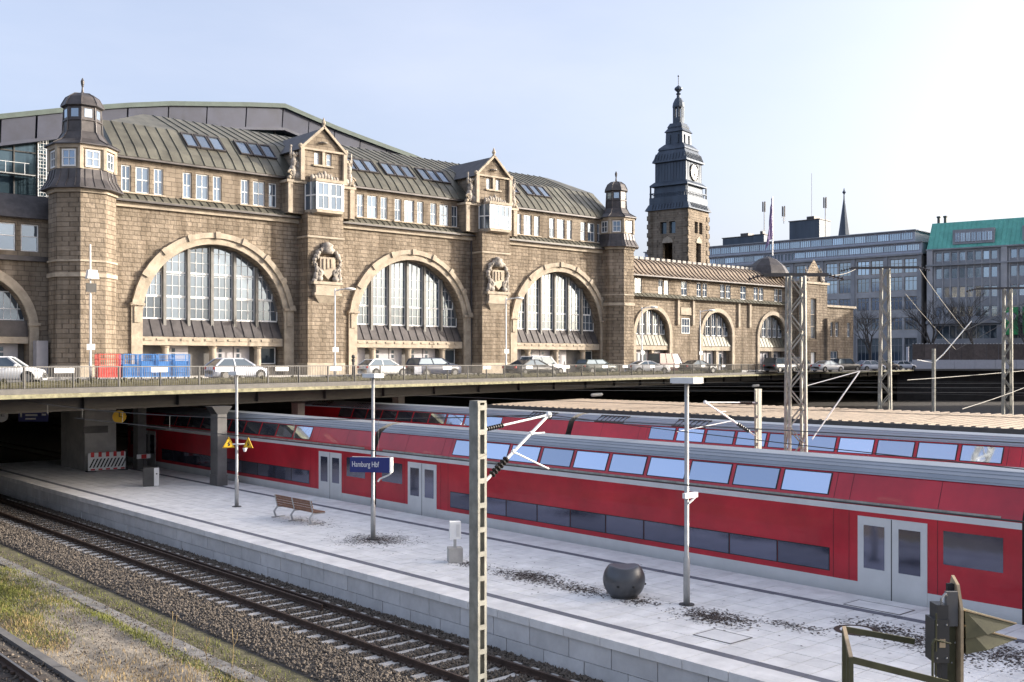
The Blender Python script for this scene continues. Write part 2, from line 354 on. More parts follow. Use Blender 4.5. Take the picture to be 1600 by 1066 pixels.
# the pipe was laid out in bridge coordinates
Mx = Matrix.Translation((EX, EY, 0)) @ Matrix.Rotation(EH, 4, 'Z'); o.matrix_world = Mx @ o.matrix_basis
cp = MB()
for i in range(24):
    x0 = 93 + i * 3.8; cp.tube((x0, .95, 5.95), (x0 + 3.6, .95, 5.95), .17, 12); cp.tube((x0 + 3.6, .95, 5.95), (x0 + 3.8, .95, 5.95), .2, 12)
o = tag(cp.build('clean_pipe', 'white', None), 'bare whitish pipe along the far end of the bridge', 'pipe'); o.matrix_world = Mx @ o.matrix_basis
rl = thing('bridge_railing', 'dark vertical bar railing along the bridge edge with small white plates', 'railing', (EX, EY, 5.62), EH)
MB().box(-60, 150, .27, .33, 1.17, 1.22).build('top_rail', 'darksteel', rl); MB().box(-60, 150, .28, .32, .12, .15).build('bottom_rail', 'darksteel', rl)
bm = MB()
for i in range(1500):
    x = -60 + i * .14; bm.add([(x, .29, .15), (x + .026, .29, .15), (x + .013, .312, .15), (x, .29, 1.17), (x + .026, .29, 1.17), (x + .013, .312, 1.17)], [(0, 1, 4, 3), (1, 2, 5, 4), (2, 0, 3, 5)])
tag(bm.build('baluster', 'darksteel', rl), kind='stuff')
post = MB().box(-.025, .025, .26, .34, 0, 1.17).mesh('post', 'darksteel'); plate = MB().box(-.5, .5, .24, .256, .92, 1.14).mesh('sign_plate', 'white')
for i in range(86): piece('post', post, rl, (-60 + i * 2.45, 0, 0))
for x in (-20, -14.5, -8, -.8, 3.2, 8.5, 12.6, 17, 21.5, 27, 33, 38, 44, 50, 57, 61, 67, 73, 80, 86): piece('sign_plate', plate, rl, (x, 0, 0))
# walls that close the space under the road, coloured black for its darkness
bw = thing('dark_backing_wall', 'black backing wall added far back for the darkness under the bridge', 'wall', (60, 150, -.38))
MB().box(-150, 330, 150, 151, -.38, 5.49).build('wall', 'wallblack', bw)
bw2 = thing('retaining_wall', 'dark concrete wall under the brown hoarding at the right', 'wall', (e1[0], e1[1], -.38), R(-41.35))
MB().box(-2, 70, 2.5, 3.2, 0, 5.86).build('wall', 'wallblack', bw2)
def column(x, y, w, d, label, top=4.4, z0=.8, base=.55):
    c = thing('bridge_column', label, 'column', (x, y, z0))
    MB().box(x - w / 2, x + w / 2, y - d / 2, y + d / 2, z0 + base, top).build('shaft', 'concretedark', c)  # dark concrete carries the shade under the bridge on the shaft
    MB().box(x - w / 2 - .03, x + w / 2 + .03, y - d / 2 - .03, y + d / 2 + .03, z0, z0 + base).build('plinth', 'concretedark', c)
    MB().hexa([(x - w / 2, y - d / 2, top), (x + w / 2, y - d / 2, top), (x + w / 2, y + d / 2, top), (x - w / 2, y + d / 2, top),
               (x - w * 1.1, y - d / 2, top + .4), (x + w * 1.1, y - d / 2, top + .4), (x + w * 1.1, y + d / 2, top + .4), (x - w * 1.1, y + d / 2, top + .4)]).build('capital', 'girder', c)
column(24.2, 50.0, .5, .8, 'concrete bridge column nearest the daylight on the platform')
column(24.4, 60.6, .5, .7, 'concrete bridge column standing deeper in the shade beside the train')
column(34.5, 60, .5, .8, 'bridge column behind the front train in the dark')
column(48, 68, .6, .8, 'bridge column past the rear train in the dark')
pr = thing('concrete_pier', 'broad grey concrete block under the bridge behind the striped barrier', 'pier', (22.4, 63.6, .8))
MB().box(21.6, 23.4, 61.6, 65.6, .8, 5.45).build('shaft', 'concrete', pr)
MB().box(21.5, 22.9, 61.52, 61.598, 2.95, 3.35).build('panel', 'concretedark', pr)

# ------------------------------------------------------------------ station building
st = thing('station_building', 'long sandstone station front with three huge arched windows and copper roof', 'building', (58, 80, ROAD))
BAYS = [(30.0, 46.0, 38.5), (49.4, 65.1, 58.0), (68.6, 84.6, 77.1)]
ZC, RA = 10.45, 6.1
wl = MB()
for x0, x1, cx in BAYS: wall_arch(wl, x0, x1, ROAD, 19.6, cx, ZC, RA, 80, 1.4)
wl.build('wall', 'stone', st)
uw = MB()
TRI = [32.5, 37.4, 42.4, 53.7, 57.8, 61.9, 72.7, 77.4, 82.0]
holes = []
for c in TRI:
    for a, b in ((-1.65, -.9), (-.55, .55), (.9, 1.65)): holes.append((c + a, c + b, 20.1, 22.15))
wall_holes(uw, 30, 84.6, 19.6, 22.75, holes, lambda u, v, w: (u, 80.15 + w, v), .22)
uw.build('upper_wall', 'stone_fine', st)
for a, b, c, d in holes: window(st, a + .02, b - .02, c + .02, d - .02, 80.3, (.5,), 1, 'glassmid')
for c in TRI:
    MB().box(c - 1.8, c + 1.8, 80.0, 80.148, 19.98, 20.1).build('window_sill', 'trim', st)
# archivolts
for n, (x0, x1, cx) in enumerate(BAYS):
    a = MB(); ring_arc(a, cx, ZC, 6.12, 6.62, 79.86, 80.02, .08, math.pi - .08); ring_arc(a, cx, ZC, 6.62, 7.05, 79.7, 80.02, .14, math.pi - .14)
    av = a.build('archivolt', 'trim', st)
    for k in range(9):
        t = math.pi * (k + .5) / 9; b = MB(); ring_arc(b, cx, ZC, 6.58, 7.12, 79.58, 79.72, t - .028, t + .028, 2); b.build('keystone_block', 'trim', av)
    for s in (-1, 1):
        p = MB(); xa, xb = sorted((cx + s * 6.12, cx + s * 7.0)); p.box(xa, xb, 79.84, 79.998, ROAD, 11.4); p.box(xa - .12, xb + .12, 79.62, 79.997, 11.4, 11.6); p.box(xa + .2, xb - .2, 79.74, 79.84, 10.1, 11.4)
        p.build('pilaster', 'trim', st)
    # big arched window: mullions, frames, panes
    yg = 81.0; bt = 10.5
    top = lambda x: ZC + math.sqrt(max(0, 6.06 ** 2 - (x - cx) ** 2))
    fb = MB(); ring_arc(fb, cx, ZC, 5.9, 6.1, yg - .06, yg + .1, .01, math.pi - .01)
    wx = [cx - 6.0 + 2 * i for i in range(7)]
    for i in range(1, 6): fb.box(wx[i] - .12, wx[i] + .12, yg - .35, yg + .1, bt - .8, top(wx[i]) - .02)
    win = fb.build('arched_window', 'mullion', st)
    fr = MB(); zz = [bt, 12.3, 14.2, 30] if n == 0 else [bt, 12.2, 30]
    for i in range(6):
        xa, xb = wx[i] + .14, wx[i + 1] - .14
        if i == 0: xa = wx[0] + .02
        if i == 5: xb = wx[6] - .02
        for j, (za, zb) in enumerate(zip(zz, zz[1:])):
            xs = [xa + (xb - xa) * q / 8 for q in range(9)]; tp = [min(zb, top(x) - .1) for x in xs]
            ok = [q for q in range(9) if tp[q] > za + .08]
            if len(ok) < 3: continue
            X = [xs[q] for q in ok]; T = [tp[q] for q in ok]; tl = random.uniform(-.02, .02)
            poly = [(X[0], za), (X[-1], za)] + list(zip(X, T))[::-1]
            MB().quad(*[(x, yg + tl * (x - X[0]) / 2, z) for x, z in poly]).build('pane', 'glass', win)
            fr.box(X[0], X[-1], yg - .08, yg - .02, za - .07, za + .07)
            for x in (X[0], X[-1]): fr.box(x - .035, x + .035, yg - .08, yg - .02, za + .07, min(zb, top(x) - .1))
            for q in (1, 2):
                xm = X[0] + (X[-1] - X[0]) * q / 3; fr.box(xm - .018, xm + .018, yg - .06, yg - .025, za + .07, min(zb - .07, top(xm) - .1))
            for q in ((1, 2) if j < len(zz) - 2 else (1, 2, 3)):
                zm = za + q * .85
                if zm < max(T) - .1:
                    xx = [x for x, t in zip(X, T) if t > zm]; fr.box(xx[0], xx[-1], yg - .058, yg - .026, zm - .016, zm + .016)
    fr.build('glazing_bar', 'white', win)
    # pent roof of sheet panels under the glass, beam, ground floor doors
    pm = MB().hexa([(0, 80.2, 9.05), (.86, 80.2, 9.05), (.86, 80.95, 10.42), (0, 80.95, 10.42), (0, 80.17, 9.08), (.86, 80.17, 9.08), (.86, 80.92, 10.45), (0, 80.92, 10.45)])
    pm.hexa([(0, 80.17, 9.08), (.05, 80.17, 9.08), (.05, 80.92, 10.45), (0, 80.92, 10.45), (0, 80.1, 9.1), (.05, 80.1, 9.1), (.05, 80.85, 10.47), (0, 80.85, 10.47)])
    pmm = pm.mesh('roof_panel', 'lead')
    for k in range(14):
        o = bpy.data.objects.new('roof_panel', pmm); COL.objects.link(o); o.parent = st; o.location = (cx - 6.06 + k * .866 - 58, -80, -ROAD)
    bm = MB(); bm.box(cx - 6.09, cx + 6.09, 80.1, 81.2, 8.38, 9.04)
    for k in range(12): bm.box(cx - 5.9 + k, cx - 5.2 + k, 80.03, 80.098, 8.75, 8.92)
    bm.build('beam', 'trim', st)
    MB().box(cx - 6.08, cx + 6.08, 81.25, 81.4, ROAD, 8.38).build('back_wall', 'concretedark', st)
    for px in (-4, 0, 4): MB().lathe([(.36, 0), (.36, .3), (.3, .35), (.27, 2.3), (.36, 2.4), (.36, 2.52)], (cx + px, 80.6, ROAD), 12).build('column', 'trim', st)
    for k, (da, db, open_) in enumerate([(-5.9, -4.5, n == 0), (-3.5, -1.9, 0), (-1.8, -.4, n == 0), (.5, 2.0, 0), (2.1, 3.5, n == 2), (4.5, 5.9, 2)]):
        if open_ == 1 or open_ is True: continue
        d = MB()
        if open_ == 2:
            window(st, cx + da, cx + db, 6.9, 8.3, 81.1, (), 0, 'glassdark'); MB().box(cx + da, cx + db, 80.9, 81.24, ROAD, 6.85).build('parapet', 'trim', st); continue
        d.box(cx + da, cx + db, 81.1, 81.2, ROAD + .02, 8.36); dd = d.build('door', 'doorgrey', st)
        for q in range(4): MB().box(cx + da + .25, cx + da + .5, 81.07, 81.099, 6.6 + q * .42, 6.9 + q * .42).build('door_pane', 'glassdark', dd)
        MB().box(cx + db - .22, cx + db - .16, 81.02, 81.099, 6.8, 7.15).build('handle', 'galv', dd)
# cornice strip of little sheet panels
cm = MB().hexa([(0, 79.4, 19.42), (.63, 79.4, 19.42), (.63, 80.14, 19.92), (0, 80.14, 19.92), (0, 79.4, 19.46), (.63, 79.4, 19.46), (.63, 80.14, 19.96), (0, 80.14, 19.96)])
cm.hexa([(0, 79.38, 19.46), (.05, 79.38, 19.46), (.05, 80.14, 19.96), (0, 80.14, 19.96), (0, 79.38, 19.53), (.05, 79.38, 19.53), (.05, 80.14, 20.02), (0, 80.14, 20.02)])
cmm = cm.mesh('cornice_panel', 'copper')
for x0, x1, cx in BAYS:
    k = 0
    while x0 + k * .645 < x1 - .4:
        o = bpy.data.objects.new('cornice_panel', cmm); COL.objects.link(o); o.parent = st; o.location = (x0 + k * .645 - 58, -80, -ROAD); k += 1
    MB().box(x0, x1, 79.36, 79.46, 19.28, 19.42).build('gutter', 'lead', st); MB().box(x0, x1, 79.75, 79.998, 18.9, 19.28).build('moulding', 'trim', st)
for x in (30.25, 49.75, 65.0, 69.0, 84.2): MB().tube((x, 79.85, ROAD), (x, 79.85, 19.3), .07, 8).build('drain_pipe', 'lead', st)
# copper mansard: flare, steep slope, upper slope, panel by panel
def rpanel(p0, p1, xa0, xb0, xa1, xb1, name='roof_panel'):
    (y0, z0), (y1, z1) = p0, p1; n = Vector((0, -(z1 - z0), y1 - y0)).normalized()
    m = MB(); m.slab([(xa0, y0, z0), (xb0, y0, z0), (xb1, y1, z1), (xa1, y1, z1)], n, .04)
    e = n * .04; m.slab([Vector((xa0, y0, z0)) + e, Vector((xa0 + .05, y0, z0)) + e, Vector((xa1 + .05, y1, z1)) + e, Vector((xa1, y1, z1)) + e], n, .07)
    return m
EA, FL, BK, RD = (79.75, 22.75), (80.5, 23.65), (83, 25.95), (88, 28.1)
base_m = {}
for i in range(61):
    xa, xb = 30.2 + i * .9, 31.09 + i * .9
    for nm, p, q in (('f', EA, FL), ('s', FL, BK), ('u', BK, RD)):
        ha = lambda x: max(0, min(1, (x - 31.0) / 4.8)); hb = lambda x: max(0, min(1, (85.2 - x) / 2.2))
        if nm == 'u' and (xa < 35.8 or xb > 83):
            ta, tb = min(ha(xa), hb(xa)), min(ha(xb), hb(xb))
            if max(ta, tb) <= 0.02: continue
            y = lambda t: BK[0] + (RD[0] - BK[0]) * t; z = lambda t: BK[1] + (RD[1] - BK[1]) * t
            m = MB(); n = Vector((0, -2.15, 5)).normalized(); a = [(xa, BK[0], BK[1]), (xb, BK[0], BK[1]), (xb, y(tb), z(tb)), (xa, y(ta), z(ta))]
            if ta < .02: a = a[:3]
            if tb < .02: a = [a[0], a[1], a[3]]
            m.slab(a, n, .04); m.build('roof_panel', 'copper', st); continue
        if nm not in base_m: base_m[nm] = rpanel(p, q, 0, .89, 0, .89).mesh('roof_panel', 'copper')
        o = bpy.data.objects.new('roof_panel', base_m[nm]); COL.objects.link(o); o.parent = st; o.location = (xa - 58, -80, -ROAD)
MB().quad((31.0, 83, 25.95), (35.8, 88, 28.1), (31.0, 93, 25.95)).quad((31.0, 83, 25.95), (31.0, 93, 25.95), (30.2, 94, 22.75), (30.2, 79.75, 22.75)).build('roof_hip', 'copper', st)
MB().quad((85.2, 83, 25.95), (83.0, 88, 28.1), (85.2, 93, 25.95)).quad((85.2, 83, 25.95), (85.2, 93, 25.95), (85.2, 94, 22.75), (85.2, 79.75, 22.75)).build('roof_hip', 'copper', st)
MB().quad((35.8, 88.1, 28.14), (83, 88.1, 28.14), (85, 96, 24), (31, 96, 24)).build('roof_back', 'copper', st)
MB().box(30, 84.6, 79.72, 80.14, 22.6, 22.74).build('eave_gutter', 'lead', st)
# skylights lying on the steep slope
def skylight(x, t0=.3, t1=.9, w=1.06):
    n = Vector((0, -2.3, 2.5)).normalized(); P = lambda xx, t: Vector((xx, FL[0] + (BK[0] - FL[0]) * t, FL[1] + (BK[1] - FL[1]) * t)) + n * .05
    f = MB()
    for a, b, c, d in ((x, x + .09, t0, t1), (x + w - .09, x + w, t0, t1), (x + .09, x + w - .09, t0, t0 + .04), (x + .09, x + w - .09, t1 - .04, t1)):
        f.slab([P(a, c), P(b, c), P(b, d), P(a, d)], n, .16)
    k = f.build('skylight', 'lead', st)
    MB().slab([P(x + .09, t0 + .04), P(x + w - .09, t0 + .04), P(x + w - .09, t1 - .04), P(x + .09, t1 - .04)], n, .08).build('pane', 'glass', k)
for x in (36.6, 37.75, 38.9, 41.3, 42.45, 43.6, 51.8, 52.95, 54.1, 56.0, 57.15, 58.3, 60.2, 61.35, 62.5, 70.3, 71.5, 73.6, 74.8, 76.0): skylight(x)

# ---- gabled piers between the bays
def figure(mb, x, y, z, s, flip=1):
    mb.ball((x, y, z + s * .45), s * .22, s * .2, s * .45); mb.ball((x + flip * .05 * s, y - .05, z + s * 1.0), s * .2, s * .17, s * .32); mb.ball((x, y - .04, z + s * 1.45), s * .12, s * .12, s * .15)
    mb.ball((x + flip * s * .42, y - .08, z + s * .75), s * .3, s * .1, s * .36); mb.tube((x + flip * s * .1, y - .1, z + s * 1.15), (x + flip * s * .45, y - .15, z + s * .8), s * .08)
    mb.ball((x + flip * s * .35, y, z + s * .25), s * .35, s * .25, s * .28); mb.tube((x - flip * s * .15, y, z + s * 1.2), (x - flip * s * .12, y, z + s * 1.95), s * .07)
def gable(cx, wide):
    g = MB()
    g.box(cx - 1.75, cx + 1.75, 78.3, 80.3, ROAD, 19.75); g.build('pier', 'stone', st)
    m = MB(); m.box(cx - 1.82, cx + 1.82, 78.2, 80.31, 17.62, 17.78); m.box(cx - 1.85, cx + 1.85, 78.18, 80.31, ROAD, 7.0); m.build('pier_band', 'trim', st)
    u = MB(); u.box(cx - 3.25, cx + 3.25, 79.0, 81.2, 19.62, 22.2); u.build('upper_pier', 'stone_fine', st)
    c = MB(); c.box(cx - 3.4, cx + 3.4, 78.8, 81.3, 22.2, 22.42)
    for s in (-1, 1): c.box(cx + s * 3.05 - .22, cx + s * 3.05 + .22, 78.86, 79.0, 19.64, 22.2)
    c.build('cornice', 'trim', st)
    # oriel
    ob = MB(); ob.add([(cx - 1.6, 79.0, 19.5), (cx - 1.15, 77.75, 19.75), (cx + 1.35, 77.75, 19.75), (cx + 1.7, 79.0, 19.5), (cx - 1.6, 79, 19.98), (cx - 1.2, 77.75, 19.98), (cx + 1.4, 77.75, 19.98), (cx + 1.7, 79, 19.98)], [(0, 3, 2, 1), (4, 5, 6, 7), (0, 1, 5, 4), (1, 2, 6, 5), (2, 3, 7, 6)])
    orl = ob.build('oriel', 'trim', st); MB().box(cx - 1.3, cx + 1.5, 77.7, 79.0, 22.35, 22.6).build('oriel_cornice', 'trim', orl)
    for a, b in ((cx - 1.15, cx + .1), (cx + .1, cx + 1.35)): window(orl, a + .02, b - .02, 20.02, 22.33, 77.85, (.52,), 1, 'glassmid', 'white', .1)
    sd = MB()
    sd.add([(cx - 1.18, 77.85, 19.99), (cx - 1.6, 79.0, 19.99), (cx - 1.6, 79.0, 22.34), (cx - 1.18, 77.85, 22.34)], [(0, 1, 2, 3)]); sd.build('side_pane', 'glassmid', orl)
    sf = MB()
    for t in (0, .5, 1): sf.bar((cx - 1.18 - .42 * t, 77.83 + 1.15 * t, 19.99), (cx - 1.18 - .42 * t, 77.83 + 1.15 * t, 22.34), .1, .1)
    sf.bar((cx - 1.18, 77.83, 21.2), (cx - 1.6, 78.98, 21.2), .1, .1); sf.box(cx + 1.36, cx + 1.5, 77.78, 79, 19.99, 22.34); sf.build('side_frame', 'white', orl)
    # gable wall
    w = MB(); wall_holes(w, cx - 2.1, cx + 2.1, 22.42, 25.1, [(cx - .85, cx - .35, 23.95, 25.0), (cx + .35, cx + .85, 23.95, 25.0)], lambda a, b, d: (a, 78.75 + d, b), .25)
    w.quad((cx - 2.1, 78.75, 25.1), (cx + 2.1, 78.75, 25.1), (cx, 78.75, 27.0)); w.box(cx - 2.1, cx + 2.1, 79.05, 84.5, 22.42, 25.0)
    w.quad((cx - 2.1, 78.75, 22.42), (cx - 2.1, 78.75, 25.1), (cx - 2.1, 79.05, 25.1), (cx - 2.1, 79.05, 22.42)); w.quad((cx + 2.1, 78.75, 22.42), (cx + 2.1, 79.05, 22.42), (cx + 2.1, 79.05, 25.1), (cx + 2.1, 78.75, 25.1))
    gw = w.build('gable_wall', 'stone_fine', st)
    for a in (cx - .85, cx + .35): window(gw, a + .01, a + .49, 23.96, 24.99, 78.9, (.5,), 0)
    rf = MB()
    for s in (-1, 1): rf.slab([(cx, 78.6, 27.05), (cx, 86.5, 27.05), (cx + s * 2.35, 86.5, 24.95), (cx + s * 2.35, 78.6, 24.95)], (s * .66, 0, .75), .1)
    rf.build('gable_roof', 'lead', st)
    cp = MB()
    for s in (-1, 1): cp.bar((cx, 78.62, 27.2), (cx + s * 2.3, 78.62, 25.12), .28, .2); cp.box(cx + s * 2.1 - .18, cx + s * 2.1 + .18, 78.5, 78.86, 22.44, 25.1); cp.ball((cx + s * 2.25, 78.65, 25.35), .2)
    cp.lathe([(.2, 0), (.1, .15), (.2, .35), (.12, .55), (.03, .8)], (cx, 78.65, 27.2), 8); cp.build('gable_coping', 'trim', st)
    for s in (-1, 1):   # scroll volutes and stepped wings beside the gable
        v = MB(); sp_ = [(cx + s * (2.3 + .95 * (1 - t) - .25 * math.sin(t * 6)), 78.95, 22.5 + 2.2 * t) for t in np.linspace(0, 1, 12)]
        v.path(sp_, .16, 7); v.path([(cx + s * (3.0 + .32 * (1 - t) * math.cos(9 * t)), 78.85, 22.95 + .32 * (1 - t) * math.sin(9 * t)) for t in np.linspace(0, .9, 14)], .09, 6)
        v.slab([(cx + s * 2.1, 79.05, 22.43), (cx + s * 3.2, 79.05, 22.43), (cx + s * 2.5, 79.05, 23.6), (cx + s * 2.3, 79.05, 24.7), (cx + s * 2.1, 79.05, 24.9)], (0, 1, 0), .3); v.build('scroll_volute', 'trim', st, True)
    pd = MB(); pd.box(cx - 2.2, cx + 2.2, 78.55, 78.748, 25.08, 25.24); pd.box(cx - .13, cx + .13, 78.62, 78.748, 23.8, 25.08)
    pd.box(cx - 1.0, cx + 1.0, 78.58, 78.748, 23.78, 23.93); pd.build('gable_band', 'trim', st); MB().lathe([(.0, -.1), (.38, -.05), (.38, .05), (.0, .1)], (cx, 78.72, 25.85), 12).build('boss', 'sculpt', st)
    for s in (-1, 1):
        f = MB(); figure(f, cx + s * 2.78, 79.0, 22.42, 1.5, -s); figure(f, cx + s * 2.45, 79.1, 22.42, 1.0, s); f.build('statue', 'sculpt', st, True)
    f = MB()
    for k in range(9): f.ball((cx - 1.2 + k * .3, 78.5, 22.62 + .25 * (1 - abs(k - 4) / 4) * 1.6), .2, .2, .3 if k % 2 else .42)
    f.build('carved_crest', 'sculpt', st, True)
    # coat of arms on the pier
    q = MB()
    q.add([(cx - .75, 77.95, 16.0), (cx + .75, 77.95, 16.0), (cx + .75, 77.95, 14.9), (cx, 77.9, 14.1), (cx - .75, 77.95, 14.9), (cx - .75, 78.3, 16.0), (cx + .75, 78.3, 16.0), (cx + .75, 78.3, 14.9), (cx, 78.3, 14.1), (cx - .75, 78.3, 14.9)],
          [(0, 4, 3, 2, 1), (0, 1, 6, 5), (1, 2, 7, 6), (2, 3, 8, 7), (3, 4, 9, 8), (4, 0, 5, 9)])
    for k in range(3): q.box(cx - .5 + k * .38, cx - .3 + k * .38, 77.85, 77.96, 14.9 + .1 * k, 15.85)
    q.build('shield', 'trim', st)
    q = MB()
    for k in range(26):
        t = math.pi * k / 25; q.ball((cx - 1.02 * math.cos(t), 78.05 + random.uniform(-.1, .1), 16.0 + .75 * math.sin(t) + random.uniform(-.1, .1)), random.uniform(.14, .27), n=6, m=5)
    for s in (-1, 1):
        for k in range(10): q.ball((cx + s * (1.1 + .18 * math.sin(k)), 78.05, 16.0 - k * .26), random.uniform(.14, .26), n=6, m=5)
        figure(q, cx + s * 1.15, 78.0, 13.9, 1.0, -s)
    q.lathe([(.5, 0), (.62, .3), (.45, .55), (.55, .75), (.15, 1.0)], (cx, 78.1, 16.3), 10); q.build('crown_and_supporters', 'sculpt', st, True)
    q = MB(); q.box(cx - 1.45, cx + 1.45, 77.8, 78.3, 13.65, 13.9); q.box(cx - 1.2, cx + 1.2, 77.9, 78.3, 12.95, 13.65); q.box(cx - 1.35, cx + 1.35, 77.85, 78.3, 12.72, 12.95)
    q.add([(cx - 1.3, 77.9, 12.72), (cx + 1.3, 77.9, 12.72), (cx + .7, 78.28, 12.1), (cx - .7, 78.28, 12.1), (cx - 1.3, 78.3, 12.72), (cx + 1.3, 78.3, 12.72)], [(0, 3, 2, 1), (0, 4, 3), (1, 2, 5)]); q.build('console', 'trim', st)
gable(47.7, 0); gable(66.85, 0)

# ---- octagonal corner turrets
def octs(a): return a / math.cos(math.pi / 8)
def oct_face(a, k): # centre angle of face k
    return math.pi / 4 * k
def turret(cx, cy, a, fz=1.0):
    ph = math.pi / 8
    s = MB(); s.lathe([(octs(a), 0), (octs(a), 19.55 - ROAD)], (cx, cy, ROAD), 8, ph); t = s.build('turret', 'stone', st)
    b = MB()
    for z, h, p in ((14.3, .14, .1), (13.2, .3, .12), (19.3, .26, .14), (ROAD, 1.0, .08)): b.lathe([(octs(a + p), 0), (octs(a + p), h)], (cx, cy, z), 8, ph)
    b.build('string_course', 'trim', t)
    l = MB(); l.lathe([(octs(a + .55), 0), (octs(a + .5), .1), (octs(a + .12), .75), (octs(a - .02), 1.45)], (cx, cy, 19.56), 8, ph)
    for k in range(8):
        for d in (-.33, 0, .33):
            ang = ph + math.pi / 4 * k
            u = lambda r, dd: Vector((cx + r * math.cos(ang + math.pi / 8) - dd * r * math.sin(ang + math.pi / 8), cy + r * math.sin(ang + math.pi / 8) + dd * r * math.cos(ang + math.pi / 8), 0))
            l.bar(u(a + .52, d * .8) + Vector((0, 0, 19.66)), u(a + .14, d * .8) + Vector((0, 0, 20.31)), .05, .06); l.bar(u(a + .14, d * .8) + Vector((0, 0, 20.31)), u(a, d * .8) + Vector((0, 0, 21.0)), .05, .06)
    l.build('skirt_roof', 'lead', t)
    w = MB(); w.lathe([(octs(a - .12), 0), (octs(a - .12), 1.75)], (cx, cy, 21.0), 8, ph)
    for k in range(8):
        an = ph + math.pi / 4 * k; w.tube((cx + octs(a - .1) * math.cos(an), cy + octs(a - .1) * math.sin(an), 21.0), (cx + octs(a - .1) * math.cos(an), cy + octs(a - .1) * math.sin(an), 22.75), .2, 6)
    w.lathe([(octs(a + .05), 0), (octs(a + .1), .25)], (cx, cy, 22.5), 8, ph)
    w.build('lantern_wall', 'trim', t)
    for k in range(8):
        an = math.pi / 4 * k; d = a - .12; tx, ty = -math.sin(an), math.cos(an)
        P = lambda u, z, o: (cx + (d + o) * math.cos(an) + u * tx, cy + (d + o) * math.sin(an) + u * ty, z)
        f = MB(); hw = a * .24
        for ua, ub, za, zb in ((-hw, -hw + .09, 21.15, 22.4), (hw - .09, hw, 21.15, 22.4), (-hw + .09, hw - .09, 21.15, 21.26), (-hw + .09, hw - .09, 22.3, 22.4), (-.02, .02, 21.26, 22.3), (-hw + .09, -.02, 21.75, 21.8), (.02, hw - .09, 21.75, 21.8)):
            f.hexa([P(ua, za, .01), P(ub, za, .01), P(ub, za, .09), P(ua, za, .09), P(ua, zb, .01), P(ub, zb, .01), P(ub, zb, .09), P(ua, zb, .09)])
        f.build('window_frame', 'white', t)
        MB().quad(P(-hw + .09, 21.26, .03), P(hw - .09, 21.26, .03), P(hw - .09, 22.3, .03), P(-hw + .09, 22.3, .03)).build('pane', 'glass', t)
    r = MB(); r.lathe([(octs(a + .3), 0), (octs(a + .28), .08), (octs(a * .75), .55), (octs(a * .6), 1.1), (octs(a * .57), 1.15), (octs(a * .55), 2.95), (octs(a * .66), 3.05), (octs(a * .62), 3.25), (octs(a * .5), 3.75), (octs(a * .3), 4.05), (octs(a * .1), 4.15)], (cx, cy, 22.75), 8, ph)
    for k in range(8):
        an = ph + math.pi / 4 * k; e = lambda q, z: (cx + octs(q) * math.cos(an), cy + octs(q) * math.sin(an), z)
        r.path([e(a + .28, 22.84), e(a * .75, 23.32), e(a * .6, 23.87), e(a * .55, 25.7)], .045); r.path([e(a * .64, 25.85), e(a * .62, 26.0), e(a * .5, 26.5), e(a * .3, 26.8), e(.1, 26.9)], .045)
    r.lathe([(octs(a * .6), 0), (octs(a * .6), .08)], (cx, cy, 24.7), 8, ph)
    r.build('cap_roof', 'lead', t)
    for k in range(8):
        an = math.pi / 4 * k; d = a * .555 + .01; tx, ty = -math.sin(an), math.cos(an)
        P = lambda u, z: (cx + d * math.cos(an) + u * tx, cy + d * math.sin(an) + u * ty, z)
        MB().quad(P(-.27, 24.95), P(.27, 24.95), P(.27, 25.55), P(-.27, 25.55)).build('small_pane', 'glassoff', t)
    MB().lathe([(.22, 0), (.1, .15), (.06, .5), (.12, .75), (.14, .95), (.03, 1.2)], (cx, cy, 26.85), 8).build('finial', 'lead', t)
    return t
turret(27.75, 79.6, 2.15); turret(85.3, 79.6, 1.9)
# side door at the foot of the left turret
MB().box(24.6, 25.4, 79.9, 80.7, ROAD, 8.6).build('side_door', 'doorgrey', st)

# ------------------------------------------------------------------ left wing
lwg = thing('station_side_wing', 'shaded sandstone wing left of the big turret, dark pent roof', 'building', (10, 81, ROAD))
w = MB(); wall_arch(w, 9.5, 26.5, ROAD, 14.5, 20.3, 9.35, 4.1, 81, 1.2)
wall_holes(w, 9.5, 26.5, 14.5, 17.5, [(22.0, 23.5, 15.1, 17.1), (23.85, 25.1, 15.1, 17.1), (19, 20.5, 15.1, 17.1)], lambda u, v, d: (u, 81 + d, v), .25); w.build('wall', 'stone_fine', lwg)
MB().box(9.5, 26.4, 80.7, 80.998, 14.4, 14.75).build('ledge', 'lead', lwg)
for a, b in ((22.0, 23.5), (23.85, 25.1), (19, 20.5)): window(lwg, a + .02, b - .02, 15.12, 17.08, 81.15, (.55,), 0)
a = MB(); ring_arc(a, 20.3, 9.35, 4.12, 4.75, 80.8, 81.01, .1, math.pi - .1)
for s in (-1, 1):
    xa, xb = sorted((20.3 + s * 4.12, 20.3 + s * 4.75)); a.box(xa, xb, 80.82, 80.999, ROAD, 9.7); a.box(xa - .1, xb + .1, 80.7, 80.998, 9.7, 9.9)
a.build('archivolt', 'trim', lwg)
MB().slab([(9.5, 80.6, 17.45), (26.5, 80.6, 17.45), (26.5, 82.2, 19.3), (9.5, 82.2, 19.3)], (0, -.75, .65), .08).slab([(9.5, 82.2, 19.3), (26.5, 82.2, 19.3), (26.5, 92, 20.3), (9.5, 92, 20.3)], (0, 0, 1), .08).build('roof', 'lead', lwg)
for i, (xa, xb) in enumerate(((16.2, 18.2), (18.3, 20.2), (20.4, 22.3), (22.45, 24.35))): window(lwg, xa, xb, 10.1, 12.2 if i in (0, 3) else 13.2, 81.9, (.4,), 3, 'glass', 'white')
